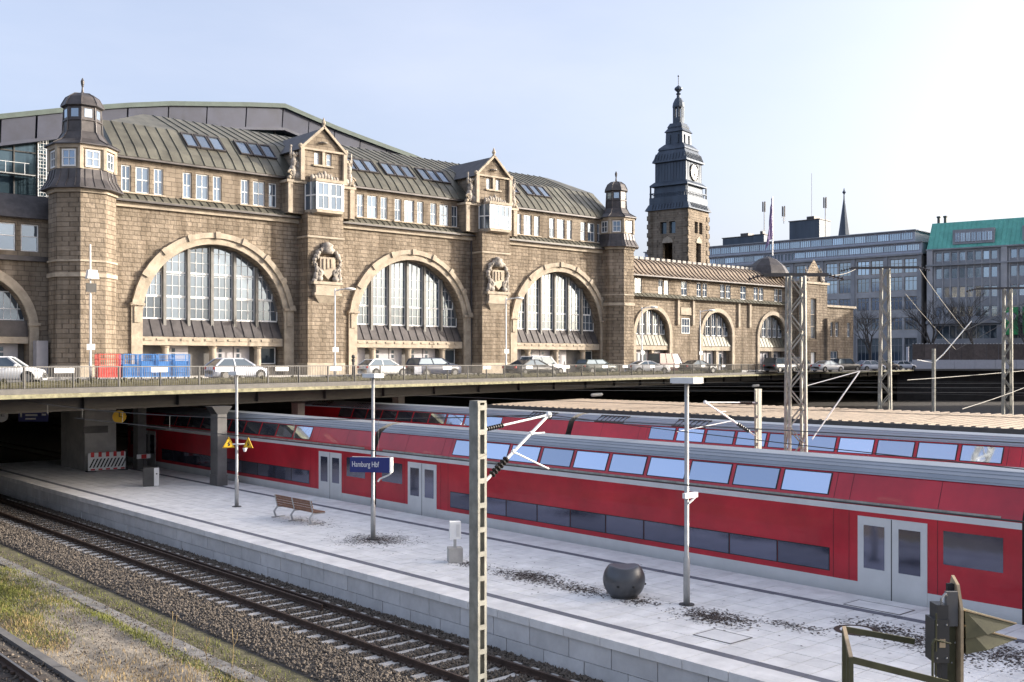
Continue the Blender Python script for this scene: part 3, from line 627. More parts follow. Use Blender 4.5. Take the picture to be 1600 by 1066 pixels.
MB().box(16.2, 24.4, 81.2, 82.3, 8.9, 10.05).build('pent_panel', 'lead', lwg); MB().box(16.2, 24.4, 81.1, 82.3, 8.4, 8.88).build('beam', 'trim', lwg)
for xa in (16.5, 19, 21.6): 
    d = MB().box(xa, xa + 2.3, 81.9, 82.0, ROAD, 8.38).build('door', 'doorgrey', lwg)
    for q in range(4): MB().box(xa + 1.0, xa + 1.3, 81.86, 81.898, 6.6 + q * .42, 6.9 + q * .42).build('door_pane', 'glassdark', d)
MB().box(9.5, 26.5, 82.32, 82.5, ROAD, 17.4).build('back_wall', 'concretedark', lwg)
MB().tube((26.0, 80.8, ROAD), (26.0, 80.8, 17.4), .1, 8).build('drain_pipe', 'lead', lwg)

# ------------------------------------------------------------------ train hall behind
hl = thing('train_hall', 'huge arched train hall with violet grey metal fascia behind the station front', 'hall', (58, 100, ROAD))
OUT = [(5, 22.6), (16, 25.8), (22, 27.4), (27.7, 28.9), (33.8, 30.5), (39, 31.7), (43, 32.5), (47, 33.1), (51.3, 33.75), (55.5, 34.3), (58.6, 33.6), (61.8, 32.9), (65.1, 32.3), (68.6, 31.7), (72.2, 31.1), (76, 30.3), (79.8, 29.5), (86, 27.8), (94, 25.4), (100, 23)]
cpn = MB(); sf = MB()
for (xa, za), (xb, zb) in zip(OUT, OUT[1:]):
    cpn.hexa([(xa, 99.2, za - .45), (xb, 99.2, zb - .45), (xb, 101, zb - .45), (xa, 101, za - .45), (xa, 99.2, za), (xb, 99.2, zb), (xb, 101, zb), (xa, 101, za)])
    n = max(1, round((xb - xa) / 3.2))
    for k in range(n):
        p = lambda t: (xa + (xb - xa) * t, za + (zb - za) * t); (u, zu), (v, zv) = p(k / n), p((k + 1) / n - .03)
        f = MB().hexa([(u, 99.75, zu - 2.5), (v, 99.75, zv - 2.5), (v, 100, zv - 2.5), (u, 100, zu - 2.5), (u, 99.5, zu - .46), (v, 99.5, zv - .46), (v, 100, zv - .46), (u, 100, zu - .46)]).build('fascia_panel', 'zinc', hl)
    sf.hexa([(xa, 99.3, za - 2.8), (xb, 99.3, zb - 2.8), (xb, 100.2, zb - 2.8), (xa, 100.2, za - 2.8), (xa, 99.3, za - 2.52), (xb, 99.3, zb - 2.52), (xb, 100.2, zb - 2.52), (xa, 100.2, za - 2.52)])
cpn.build('coping', 'patina', hl); sf.build('soffit', 'zinc', hl)
gw = MB()
for (xa, za), (xb, zb) in zip(OUT, OUT[1:]): gw.quad((xa, 100.6, 15), (xb, 100.6, 15), (xb, 100.6, zb - .4), (xa, 100.6, za - .4))
gw.build('glass_wall', 'glassteal', hl)
ms = MB()
for i in range(46): 
    x = 5 + i * 2.0; zt = np.interp(x, [p[0] for p in OUT], [p[1] for p in OUT]) - 2.6; ms.box(x - .06, x + .06, 100.4, 100.58, 15, zt)
for z in range(16, 32, 2):
    xs = [x for x, zz in OUT if zz - 2.8 > z]
    if len(xs) > 1: ms.box(min(xs), max(xs), 100.45, 100.57, z - .05, z + .05)
ms.build('glazing_bar', 'darksteel', hl)
rf = MB()
for (xa, za), (xb, zb) in zip(OUT, OUT[1:]): rf.quad((xa, 101, za - .05), (xb, 101, zb - .05), (xb, 230, zb - .05), (xa, 230, za - .05))
rf.build('roof', 'zinc', hl)
ld = thing('cage_ladder', 'white caged ladder on the dark hall glazing beside the left turret', 'ladder', (31.3, 99.4, 20))
m = MB()
for x in (30.95, 31.65): m.tube((x, 100.1, 20), (x, 100.1, 27.2), .05)
m.build('rail', 'white', ld); m = MB()
for k in range(22): m.tube((30.95, 100.1, 20.2 + k * .32), (31.65, 100.1, 20.2 + k * .32), .025)
m.build('rung', 'white', ld); m = MB()
for k in range(8):
    z = 21 + k * .88; m.path([(31.3 + .42 * math.cos(t), 99.9 + .55 * math.sin(t), z) for t in np.linspace(0, -math.pi, 9)], .035, 4)
for t in np.linspace(0, -math.pi, 6): m.tube((31.3 + .42 * math.cos(t), 99.9 + .55 * math.sin(t), 21), (31.3 + .42 * math.cos(t), 99.9 + .55 * math.sin(t), 27.2), .022, 4)
m.build('cage', 'white', ld)
wk = thing('maintenance_walkway', 'thin white walkway rail across the dark hall glazing', 'walkway', (20, 99.6, 23.8))
MB().box(12, 30.5, 99.4, 100.3, 23.75, 23.82).build('deck', 'galv', wk); m = MB()
for k in range(12): m.tube((12 + k * 1.6, 99.45, 23.8), (12 + k * 1.6, 99.45, 24.8), .03, 4)
m.tube((12, 99.45, 24.8), (30, 99.45, 24.8), .03, 4); m.build('handrail', 'white', wk)

# ------------------------------------------------------------------ low wing to the right
an = thing('low_station_wing', 'low sandstone wing with seamed roof and three small arches right of the turret', 'building', (104, 81, ROAD))
AB = [(87.5, 98.2, 92.9), (98.2, 111.2, 104.9), (111.2, 120.2, 116.5)]
w = MB()
for x0, x1, cx in AB: wall_arch(w, x0, x1, ROAD, 14.7, cx, 10.3, 2.9, 81, .9)
UW = [(89.9, 91.1), (94.0, 94.8), (95.05, 95.85), (98.1, 99.2), (101.0, 101.9), (102.15, 103.0), (105.6, 106.5), (106.75, 107.7), (109.7, 110.9), (112.5, 113.4), (113.65, 114.6), (117, 117.8), (118.0, 118.8)]
wall_holes(w, 87.5, 120.2, 14.7, 17.1, [(a, b, 15.0, 16.7) for a, b in UW], lambda u, v, d: (u, 81 + d, v), .2); w.build('wall', 'stone', an)
for a, b in UW: window(an, a + .01, b - .01, 15.01, 16.69, 81.12, (.5,), 1)
window(an, 98.1, 99.6, 10.5, 12.3, 80.99, (.5,), 2); MB().box(97.9, 99.8, 80.85, 80.999, 12.7, 13.6).build('relief_panel', 'trim', an)
for x in (97.4, 100.2, 109.2, 111.5): MB().box(x - .18, x + .18, 80.75, 80.998, 11.5, 14.6).build('bracket', 'trim', an)
for x0, x1, cx in AB:
    a = MB(); ring_arc(a, cx, 10.3, 2.92, 3.4, 80.8, 81.01, .1, math.pi - .1, 20)
    for s in (-1, 1):
        xa, xb = sorted((cx + s * 2.92, cx + s * 3.4)); a.box(xa, xb, 80.82, 80.999, ROAD, 10.75)
    a.build('archivolt', 'trim', an)
    fb = MB(); ring_arc(fb, cx, 10.3, 2.78, 2.9, 81.5, 81.6, .01, math.pi - .01, 20)
    top = lambda x: 10.3 + math.sqrt(max(0, 2.85 ** 2 - (x - cx) ** 2))
    wx = [cx - 2.85 + 5.7 * i / 5 for i in range(6)]
    for i in range(1, 5): fb.box(wx[i] - .1, wx[i] + .1, 81.4, 81.62, 10.25, top(wx[i]))
    wn_ = fb.build('arched_window', 'darksteel', an); fr = MB()
    for i in range(5):
        xa, xb = wx[i] + .1, wx[i + 1] - .1
        xs = [xa + (xb - xa) * q / 6 for q in range(7)]; zt = [top(x) - .08 for x in xs]
        MB().quad(*([(xa, 81.6, 10.3), (xb, 81.6, 10.3)] + [(x, 81.6, z) for x, z in list(zip(xs, zt))[::-1] if z > 10.35])).build('pane', 'glass', wn_)
        for x in (xa, xb): fr.box(x - .04, x + .04, 81.5, 81.58, 10.3, max(10.35, top(x)))
        fr.box(xa, xb, 81.5, 81.58, 11.4, 11.48); fr.box(xa, xb, 81.5, 81.58, 10.3, 10.4); xm = (xa + xb) / 2; fr.box(xm - .02, xm + .02, 81.52, 81.58, 10.4, top(xm))
    fr.build('glazing_bar', 'white', wn_)
    for k in range(9):
        x = cx - 2.85 + k * .635; MB().hexa([(x, 81.0, 9.0), (x + .6, 81.0, 9.0), (x + .6, 81.5, 10.2), (x, 81.5, 10.2), (x, 80.95, 9.03), (x + .5, 80.95, 9.03), (x + .5, 81.45, 10.23), (x, 81.45, 10.23)]).build('roof_panel', 'canopy' if 0 else 'copper', an)
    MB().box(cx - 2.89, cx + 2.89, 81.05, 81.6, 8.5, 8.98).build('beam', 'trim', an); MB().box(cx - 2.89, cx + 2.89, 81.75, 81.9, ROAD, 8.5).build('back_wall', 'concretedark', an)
    for xa in (-2.6, -1.2, .9): 
        d = MB().box(cx + xa, cx + xa + 1.2, 81.62, 81.74, ROAD, 8.45).build('door', 'doorgrey', an); MB().box(cx + xa + .4, cx + xa + .75, 81.59, 81.619, 6.6, 8.1).build('door_pane', 'glassdark', d)
    MB().box(cx + .15, cx + .6, 81.2, 81.6, ROAD, 8.5).build('post', 'trim', an)
rm = MB()
for k in range(46):
    x = 87.3 + k * .72; rm.hexa([(x, 80.4, 14.55), (x + .68, 80.4, 14.55), (x + .68, 80.99, 14.98), (x, 80.99, 14.98), (x, 80.38, 14.6), (x + .5, 80.38, 14.6), (x + .5, 80.97, 15.02), (x, 80.97, 15.02)])
tag(rm.build('sheet_strip', 'copper', an), kind='stuff')
prof = [(80.3, 17.05), (80.8, 17.35), (81.3, 17.8), (81.9, 18.5), (82.6, 18.95), (83.5, 19.15)]
rm = MB()
for k in range(43):
    x = 87.2 + k * .78
    for (ya, za), (yb, zb) in zip(prof, prof[1:]):
        rm.quad((x, ya, za), (x + .78, ya, za), (x + .78, yb, zb), (x, yb, zb)); rm.hexa([(x, ya, za), (x + .2, ya, za), (x + .2, yb, zb), (x, yb, zb), (x, ya - .05, za + .1), (x + .2, ya - .05, za + .1), (x + .2, yb - .05, zb + .1), (x, yb - .05, zb + .1)])
rm.quad((87.2, 83.5, 19.15), (120.7, 83.5, 19.15), (120.7, 90, 18), (87.2, 90, 18)); tag(rm.build('seamed_roof', 'canopy', an), kind='stuff')
MB().box(87.2, 120.7, 80.25, 80.35, 16.9, 17.04).build('gutter', 'lead', an)
cr = MB()
for k in range(34): cr.box(87.5 + k * .98, 88.1 + k * .98, 83.3, 83.5, 19.15, 19.5)
cr.build('ridge_crest', 'concrete', an)

# gabled pavilion at the end of the low wing
pv2 = thing('end_pavilion', 'narrow gabled sandstone pavilion with tall window at the end of the low wing', 'building', (123.5, 79.5, ROAD))
w = MB(); wall_holes(w, 120.2, 126.6, ROAD, 17.5, [(122.6, 124.0, 10.2, 15.6), (122.7, 123.9, ROAD, 8.4)], lambda u, v, d: (u, 79.2 + d, v), .4)
w.quad((121.0, 79.2, 17.5), (125.8, 79.2, 17.5), (124.6, 79.2, 19.6), (123.4, 79.2, 20.8), (122.2, 79.2, 19.6)); w.box(120.2, 126.6, 79.62, 86, ROAD, 17.5); w.quad((120.2, 79.2, ROAD), (120.2, 79.2, 17.5), (120.2, 79.7, 17.5), (120.2, 79.7, ROAD))
w.build('wall', 'stone', pv2); window(pv2, 122.62, 123.98, 10.22, 15.58, 79.45, (.3, .6), 2, 'glassoff', 'trim'); MB().box(122.72, 123.88, 79.45, 79.6, ROAD, 8.38).build('door', 'white', pv2)
for x in (120.2, 126.2): MB().box(x - .15, x + .55, 78.8, 79.198, ROAD, 13).build('buttress', 'stone', pv2)
MB().box(120.0, 126.9, 79.0, 86.2, 17.5, 17.8).build('cornice', 'trim', pv2)
q = MB()
for s in (0, 3.6): figure(q, 121.2 + s, 79.0, 17.8, 1.0)
q.build('statue', 'sculpt', pv2, True)
MB().lathe([(2.9, 0), (2.8, .4), (2.3, 1.2), (1.2, 2.1), (.5, 2.4), (.1, 2.5)], (118.0, 82.8, 18.6), 8).build('helmet_roof', 'lead', pv2)
sw = thing('stone_corner_house', 'low sandstone house with small white windows right of the pavilion', 'building', (130, 79.6, ROAD))
hs_ = [(128.2, 129.0, 10.6, 12.6), (129.6, 130.4, 10.6, 12.6), (132.6, 133.4, 10.6, 12.6), (128.4, 130.2, 6.6, 8.6)]
w = MB(); wall_holes(w, 126.6, 134.2, ROAD, 14.6, hs_, lambda u, v, d: (u, 79.8 + d, v), .3); w.box(126.6, 134.2, 80.12, 92, ROAD, 14.6); w.build('wall', 'stone', sw)
for h in hs_: window(sw, h[0] + .01, h[1] - .01, h[2] + .01, h[3] - .01, 80.0, (.5,), 1)
MB().box(126.5, 134.5, 79.5, 92, 14.6, 14.9).build('cornice', 'trim', sw)

# ------------------------------------------------------------------ clock tower
ct = thing('clock_tower', 'tall stone clock tower with stepped blue copper spire', 'tower', (125.9, 104.5, ROAD), R(11.7))
hw = 3.4
w = MB()
for k in range(4):
    c, s = round(math.cos(k * math.pi / 2)), round(math.sin(k * math.pi / 2))
    fn = lambda u, v, d: (c * u + s * (hw - d), s * u - c * (hw - d), v)
    wall_holes(w, -hw, hw, 0, 24.2, [(-1.3, -.2, 20.6, 22.4), (.2, 1.3, 20.6, 22.4), (-.8, .8, 15.6, 19.2)], fn, .6)
    MB().add([fn(-.95, 19.2, -.12), fn(-.7, 19.8, -.12), fn(0, 20.2, -.12), fn(.7, 19.8, -.12), fn(.95, 19.2, -.12), fn(-.95, 19.2, .0), fn(-.7, 19.8, 0), fn(0, 20.2, 0), fn(.7, 19.8, 0), fn(.95, 19.2, 0)], [(0, 1, 2, 3, 4), (0, 5, 6, 1), (1, 6, 7, 2), (2, 7, 8, 3), (3, 8, 9, 4)]).build('arch_head', 'trim', ct)
    for u in (-hw + .3, hw - .3): 
        for j in range(18): MB().hexa([fn(u - .42, 1 + j * 1.28, 0), fn(u + .42, 1 + j * 1.28, 0), fn(u + .42, 1 + j * 1.28, -.12), fn(u - .42, 1 + j * 1.28, -.12), fn(u - .42, 1.7 + j * 1.28, 0), fn(u + .42, 1.7 + j * 1.28, 0), fn(u + .42, 1.7 + j * 1.28, -.12), fn(u - .42, 1.7 + j * 1.28, -.12)]).build('quoin', 'stone_fine', ct)
    for ua, ub in ((-1.3, -.2), (.2, 1.3)): MB().quad(fn(ua, 20.6, .5), fn(ub, 20.6, .5), fn(ub, 22.4, .5), fn(ua, 22.4, .5)).build('window', 'glassdark', ct)
w.build('shaft', 'stone_fine', ct)
MB().box(-2.5, 2.5, -2.5, 2.5, 0, 15.5).build('core', 'concretedark', ct)
cs = MB(); Q = math.sqrt(2)
def sq(mb, prof): mb.lathe([(r * Q, z) for r, z in prof], (0, 0, 0), 4, math.pi / 4)
sq(cs, [(3.75, 24.2), (3.7, 24.35), (3.35, 25.1), (3.25, 25.2), (3.25, 26.2), (2.75, 26.25), (2.7, 27.8), (3.25, 27.9), (3.2, 28.1), (2.7, 28.6), (2.6, 28.65), (2.55, 31.4), (2.95, 31.55), (2.9, 31.8), (2.65, 32.3), (2.45, 32.9), (2.2, 33.4), (2.3, 33.5), (2.2, 33.8), (1.6, 34.4), (1.45, 34.5), (1.4, 36.2), (1.6, 36.3), (1.2, 36.9), (1.25, 37.1), (.95, 37.7)])
cs.build('copper_spire', 'tower', ct)
rb = MB()
for k in range(4):
    c, s = round(math.cos(k * math.pi / 2)), round(math.sin(k * math.pi / 2)); fn = lambda u, v, d: (c * u + s * d, s * u - c * d, v)
    for i in range(11):
        u = -2.5 + i * .5
        for (d0, z0), (d1, z1) in (((3.4, 25.15), (3.72, 24.4)), ((2.57, 28.7), (2.56, 31.4)), ((2.9, 31.85), (2.47, 32.9))):
            if abs(u) < d0: rb.bar(fn(u, z0, d0 + .02), fn(u, z1, d1 + .02), .09, .09)
    for u in (-3.1, 3.1): rb.bar(fn(u, 26.2, 3.1), fn(u, 27.9, 3.1), .18, .18)
    for i in range(14): rb.bar(fn(-3.1 + i * .48, 26.2, 3.2), fn(-3.1 + i * .48, 26.8, 3.2), .06, .06)
    rb.bar(fn(-3.2, 26.85, 3.2), fn(3.2, 26.85, 3.2), .12, .12)
    for u in (-.7, .7): rb.box(*sorted((fn(u - .1, 0, 1.6)[0], fn(u + .1, 0, 1.4)[0])), *sorted((fn(u - .1, 0, 1.6)[1], fn(u + .1, 0, 1.4)[1])), 34.5, 35.8)
tag(rb.build('copper_rib', 'tower', ct), kind='stuff')
lt = MB()
for k in range(8):
    a = math.pi / 4 * k + math.pi / 8; lt.bar((.72 * math.cos(a), .72 * math.sin(a), 37.6), (.72 * math.cos(a), .72 * math.sin(a), 40.3), .2, .2)
lt.lathe([(.85, 37.6), (.85, 38.5), (.7, 38.6)], (0, 0, 0), 8); lt.lathe([(.3, 38.5), (.3, 40.2)], (0, 0, 0), 8); lt.lathe([(.9, 40.2), (.92, 40.4), (.85, 40.9), (.55, 41.5), (.3, 41.7), (.25, 42.1), (.4, 42.3), (.2, 42.45), (.25, 42.6), (.62, 42.95), (.6, 43.2), (.2, 43.5), (.06, 43.6), (.06, 44.9), (.14, 44.95), (.1, 45.15)], (0, 0, 0), 10)
lt.build('lantern', 'tower', ct)
for k in (0, 2):
    c, s = round(math.cos(k * math.pi / 2)), round(math.sin(k * math.pi / 2)); fn = lambda u, v, d: (c * u + s * d, s * u - c * d, v)
    n = 24; f = MB(); f.quad(*[fn(1.25 * math.cos(2 * math.pi * i / n), 30.0 + 1.25 * math.sin(2 * math.pi * i / n), 2.72) for i in range(n)]); cf = f.build('clock_face', 'white', ct)
    d = MB()
    for i in range(12):
        a = math.pi / 6 * i; d.bar(fn(.88 * math.cos(a), 30 + .88 * math.sin(a), 2.76), fn(1.12 * math.cos(a), 30 + 1.12 * math.sin(a), 2.76), .11, .03)
    d.path([fn(1.25 * math.cos(2 * math.pi * i / 24), 30 + 1.25 * math.sin(2 * math.pi * i / 24), 2.74) for i in range(25)], .07, 5)
    d.build('hour_mark', 'black', cf); d = MB(); d.bar(fn(0, 29.8, 2.79), fn(.05, 30.95, 2.79), .09, .03); d.bar(fn(0, 29.9, 2.8), fn(-.05, 29.35, 2.8), .13, .03); d.build('clock_hand', 'black', cf)
# ------------------------------------------------------------------ platform
PZ = .8
pf = MB().box(17.42, 25.4, 0, 70, -.38, PZ - .05).build('platform', 'joint'); tag(pf, kind='structure')
def near(x, y): return .6607 * x + .7507 * y
tiles = []
cols = [(18.32 + i * .563, 18.32 + i * .563 + .544) for i in range(10)] + [(24.22, 24.86)]
for j in range(118):
    y = 0 + j * .593
    for a, b in cols: tiles.append((a, b, y, y + .573))
def inview(x, y): d = near(x, y); r = .7507 * x - .6607 * y; return d > 1 and -.5 < r / d < .49 and 6.2 * 1650 / d < 500
tiles.sort(key=lambda t: (not inview(t[0], t[2]), near(t[0], t[2])))
tm = {}
rest = MB()
for i, (a, b, c, d) in enumerate(tiles):
    if i < 300:
        k = round(b - a, 3)
        if k not in tm: tm[k] = MB().box(0, b - a, 0, d - c, -.05, 0).mesh('tile', 'tile')
        piece('tile', tm[k], pf, (a, c, PZ + random.uniform(-.0025, .0025)))
    else: h = random.uniform(-.0025, .0025); rest.box(a, b, c, d, PZ - .05, PZ + h)
tag(rest.build('tile', 'tile', pf), kind='stuff')
sm = MB().box(0, .25, 0, .573, -.05, 0).mesh('tactile_tile', 'stripe')
for j in range(118):
    for x in (18.06, 23.96): piece('tactile_tile', sm, pf, (x, j * .593, PZ + .002))
c1 = MB().box(0, .8, 0, 1.168, -.2, 0).mesh('coping_slab', 'tile'); c2 = MB().box(0, .7, 0, 1.168, -.2, 0).mesh('coping_slab', 'tile')
for j in range(59):
    piece('coping_slab', c1, pf, (17.25, j * 1.186, PZ + .001)); piece('coping_slab', c2, pf, (24.87, j * 1.186, PZ + .001))
b1 = MB().box(0, .1, 0, 1.335, 0, .455).mesh('wall_block', 'block'); b2 = MB().box(0, .1, 0, 1.335, 0, .5).mesh('wall_block', 'block')
for j in range(51):
    piece('wall_block', b1, pf, (17.32, j * 1.36, .125), 0); piece('wall_block', b2, pf, (17.32 + random.uniform(-.01, .01), j * 1.36 - .5, -.39), 0)
# inspection covers
def cover(x, y, w, d, label):
    t = thing('inspection_cover', label, 'cover', (x, y, PZ), group='covers set into the platform')
    MB().box(x, x + w, y, y + d, PZ + .003, PZ + .012).box(x + .03, x + w - .03, y + .03, y + d - .03, PZ + .012, PZ + .016).build('lid', 'tile', t)
    f = MB()
    for a in ((x - .03, x + w + .03, y - .03, y), (x - .03, x + w + .03, y + d, y + d + .03), (x - .03, x, y, y + d), (x + w, x + w + .03, y, y + d)): f.box(*a, PZ + .003, PZ + .014)
    f.build('frame', 'joint', t)
cover(19.0, 14.3, .75, 1.0, 'square tile-filled cover in front of the lamp post foot'); cover(24.3, 13.2, .7, 1.5, 'long tile-filled cover beside the train, across the dark stripe')
mh = thing('round_manhole', 'round manhole with rusty ring in the platform near the signal', 'manhole', (22.15, 13.1, PZ))
MB().lathe([(.36, .004), (.36, .016)], (22.15, 13.1, PZ), 28).build('lid', 'tile', mh); 
rg = MB()
for i in range(28):
    t, u = 2 * math.pi * i / 28, 2 * math.pi * (i + 1) / 28; p = lambda r, q, z: (22.15 + r * math.cos(q), 13.1 + r * math.sin(q), PZ + z)
    rg.hexa([p(.37, t, .003), p(.5, t, .003), p(.5, u, .003), p(.37, u, .003), p(.37, t, .012), p(.5, t, .012), p(.5, u, .012), p(.37, u, .012)])
rg.build('ring', 'rail', mh)
# leaf litter
lf = MB(); 
def litter(cx, cy, sx, sy, n, ang=0):
    for _ in range(int(n * 1.7)):
        u, v = random.gauss(0, .45), random.gauss(0, .45); x = cx + u * sx * math.cos(ang) - v * sy * math.sin(ang); y = cy + u * sx * math.sin(ang) + v * sy * math.cos(ang)
        if not (17.4 < x < 25.3): continue
        a = random.uniform(0, 6.28); s = random.uniform(.02, .055); h = PZ + .005 + random.uniform(0, .006)
        lf.quad((x + s * math.cos(a), y + s * math.sin(a), h), (x + s * .5 * math.cos(a + 1.57), y + s * .5 * math.sin(a + 1.57), h + .004), (x - s * math.cos(a), y - s * math.sin(a), h + .004), (x + s * .5 * math.cos(a - 1.57), y + s * .5 * math.sin(a - 1.57), h))
litter(20.85, 30.9, 1.3, 1.5, 900); litter(20.6, 22.6, .7, 1.5, 800); litter(20.5, 20.4, .6, 1.4, 350); litter(20.7, 16.0, .7, 1.2, 650); litter(20.6, 18.4, .5, .6, 120); litter(21.4, 14.2, .4, 1.0, 130); litter(22.7, 13, .8, 1.0, 260)
litter(22.6, 10.4, 1.2, 2.6, 1100); litter(20.5, 25.2, .5, .8, 160); litter(21.3, 36, .7, 2.0, 160); litter(21, 24, 2.5, 14, 90); litter(22.3, 11.8, .6, 1.4, 300)
tag(lf.build('leaf_litter', 'leaf'), 'dark dead leaves drifted across the pale platform tiles', 'leaves', kind='stuff')

# ------------------------------------------------------------------ tracks
def rail_mesh(mb, x, y0, y1):
    pr = [(-.07, -.17), (.07, -.17), (.07, -.15), (.012, -.13), (.012, -.05), (.035, -.035), (.035, 0), (-.035, 0), (-.035, -.035), (-.012, -.05), (-.012, -.13), (-.07, -.15)]
    mb.prism([(x + a, b) for a, b in pr], y0, y1)
slp = MB()
ys = [(-1.3, .15, 0), (-.85, .15, 0), (-.45, .10, -.03), (.45, .10, -.03), (.85, .15, 0), (1.3, .15, 0)]
for (a, wa, za), (b, wb, zb) in zip(ys, ys[1:]):
    slp.hexa([(a, -wa, -.2), (b, -wb, -.2), (b, wb, -.2), (a, wa, -.2), (a, -wa * .85, za), (b, -wb * .85, zb), (b, wb * .85, zb), (a, wa * .85, za)])
slpm = slp.mesh('sleeper', 'sleeper')
slpw = MB().box(-1.25, 1.25, -.13, .13, -.2, -.02).mesh('sleeper', 'timber')
def track(x, y0, y1, sl0, sl1, step=.66, shiny=False):
    t = thing('railway_track', None, None, (x, y0, -.38)); t['kind'] = 'structure'
    for s in (-.79, .79):
        m = MB(); rail_mesh(m, x + s, y0, y1); m.build('rail', 'rail', t)
        if shiny: MB().box(x + s - .03, x + s + .03, y0, y1, .001, .004).build('rail_head', 'railhead', t)
    n = int((sl1 - sl0) / step)
    cl = MB()
    for i in range(n):
        y = sl0 + i * step + random.uniform(-.03, .03); piece('sleeper', slpw if shiny else slpm, t, (x, y, -.165), random.uniform(-.015, .015))
        for s in (-.79, .79):
            for d in (-.11, .11): cl.box(x + s + d - .04, x + s + d + .04, y - .06, y + .06, -.165, -.11)
    if n: cl.build('rail_clip', 'rail', t)
    return t
t1 = track(15.52, 2, 120, 9, 60)
ck = MB(); rail_mesh(ck, 16.08, 26.6, 60); ck.build('check_rail', 'rail', t1)
track(6.75, 2, 120, 12, 44, shiny=True)
for x in (27.25, 39.85, 54.5, 59): track(x, -10, 140, 0, 0)
# ballast beds and loose stones
bb = MB(); rows = [(12.6, -.37), (13.0, -.26), (13.6, -.2), (17.0, -.2), (17.4, -.24)]
for (a, za), (b, zb) in zip(rows, rows[1:]): bb.quad((a, 0, za), (b, 0, zb), (b, 120, zb), (a, 120, za))
for (a, za), (b, zb) in zip([(3.5, -.2), (8.0, -.2), (8.35, -.3)], [(8.0, -.2), (8.35, -.3)]): bb.quad((a, 0, za), (b, 0, zb), (b, 120, zb), (a, 120, za))
tag(bb.build('ballast_bed', 'ballast'), kind='structure')
def stones(name, n, x0, x1, y0, y1, zf, label, s0=.025, s1=.055, mat='ballaststone', skip=None):
    x = rng.uniform(x0, x1, n * 2); u = rng.uniform(0, 1, n * 2); y = y0 + (y1 - y0) * u ** 1.5
    if skip is not None: k = ~skip(x, y); x, y = x[k], y[k]
    x, y = x[:n], y[:n]; n = len(x)
    z = zf(x) + rng.uniform(-.01, .03, n); s = rng.uniform(s0, s1, n)
    dirs = np.array([(1, 0, 0), (0, 1, 0), (-1, 0, 0), (0, -1, 0), (0, 0, 1), (0, 0, -1)], float)
    V = (dirs[None] * s[:, None, None] * rng.uniform(.55, 1.3, (n, 6, 1)) + rng.normal(0, .25, (n, 6, 3)) * s[:, None, None])
    V += np.stack([x, y, z], 1)[:, None]
    F = np.array([(0, 1, 4), (1, 2, 4), (2, 3, 4), (3, 0, 4), (1, 0, 5), (2, 1, 5), (3, 2, 5), (0, 3, 5)]); F = (F[None] + (np.arange(n) * 6)[:, None, None]).reshape(-1, 3)
    me = bpy.data.meshes.new(name); me.vertices.add(n * 6); me.vertices.foreach_set('co', V.reshape(-1)); me.loops.add(len(F) * 3); me.loops.foreach_set('vertex_index', F.reshape(-1).astype(np.int32))
    me.polygons.add(len(F)); me.polygons.foreach_set('loop_start', np.arange(0, len(F) * 3, 3, dtype=np.int32)); me.update(calc_edges=True); me.validate()
    me.materials.append(MT[mat]); o = bpy.data.objects.new(name, me); COL.objects.link(o); tag(o, label, 'gravel', kind='stuff'); return o
zf = lambda x: np.interp(x, [12.6, 13.0, 13.6, 17, 17.4], [-.37, -.27, -.2, -.2, -.24])
onsl = lambda x, y: (np.abs(x - 15.52) < 1.3) & (np.abs(((y - 9) / .66 + .5) % 1 - .5) < .2)
stones('loose_ballast', 46000, 12.75, 17.35, 11, 58, zf, 'grey brown ballast stones around the front track', skip=onsl)
stones('loose_ballast', 9000, 3.5, 8.35, 12, 46, lambda x: np.where(x < 8, -.2, -.27), 'grey ballast stones around the shiny rail at the lower left', skip=lambda x, y: (np.abs(x - 6.75) < 1.3) & (np.abs(((y - 12) / .66 + .5) % 1 - .5) < .2))
# strip between the tracks
gz = lambda x, y: -.295 + .04 * math.sin((x - 8.3) / .39 * 1.7 + (y - 8) / .9 * .6) + .03 * math.sin((y - 8) / .9 * 1.9 - (x - 8.3) / .39) if x < 11.4 else -.345
gs = MB(); nx, ny = 8, 60; 
for i in range(nx):
    for j in range(ny):
        P = lambda a, b: (8.3 + a * .39, 8 + b * .9, -.295 + .04 * math.sin(a * 1.7 + b * .6) + .03 * math.sin(b * 1.9 - a))
        gs.quad(P(i, j), P(i + 1, j), P(i + 1, j + 1), P(i, j + 1))
tag(gs.build('sandy_strip', 'sand', None, True), kind='structure')
tag(MB().quad((11.3, 0, -.345), (12.8, 0, -.345), (12.8, 110, -.345), (11.3, 110, -.345)).build('mossy_strip', 'soil'), kind='structure')
stones('scattered_gravel', 9000, 8.4, 12.2, 12, 45, lambda x: x * 0 - .285, 'small loose gravel on the sandy strip', .012, .03, 'ballaststone')
MT['trough'] = M('dirty_trough_concrete', (.19, .18, .17), .95, var=.35, vs=2.5, rnd=.15, bump=.3, bs=20)
tr = thing('cable_trough', 'row of grey concrete trough covers running between the tracks', 'cable trough', (11.62, 30, -.36))
tcm = MB().box(0, .42, 0, .95, -.03, .04).mesh('trough_cover', 'trough')
for j in range(60): piece('trough_cover', tcm, tr, (11.38 + random.uniform(-.015, .015), 8 + j * .98, -.33 + random.uniform(-.012, .006)), random.uniform(-.012, .012))
kt = thing('concrete_edging', 'low weathered concrete edging beside the shiny rail', 'edging', (8.3, 30, -.36))
tcm = MB().box(0, .22, 0, 1.96, -.1, .12).mesh('edging_stone', 'concretedark')
for j in range(26): piece('edging_stone', tcm, kt, (8.32 + random.uniform(-.01, .01), 6 + j * 1.98, -.3))
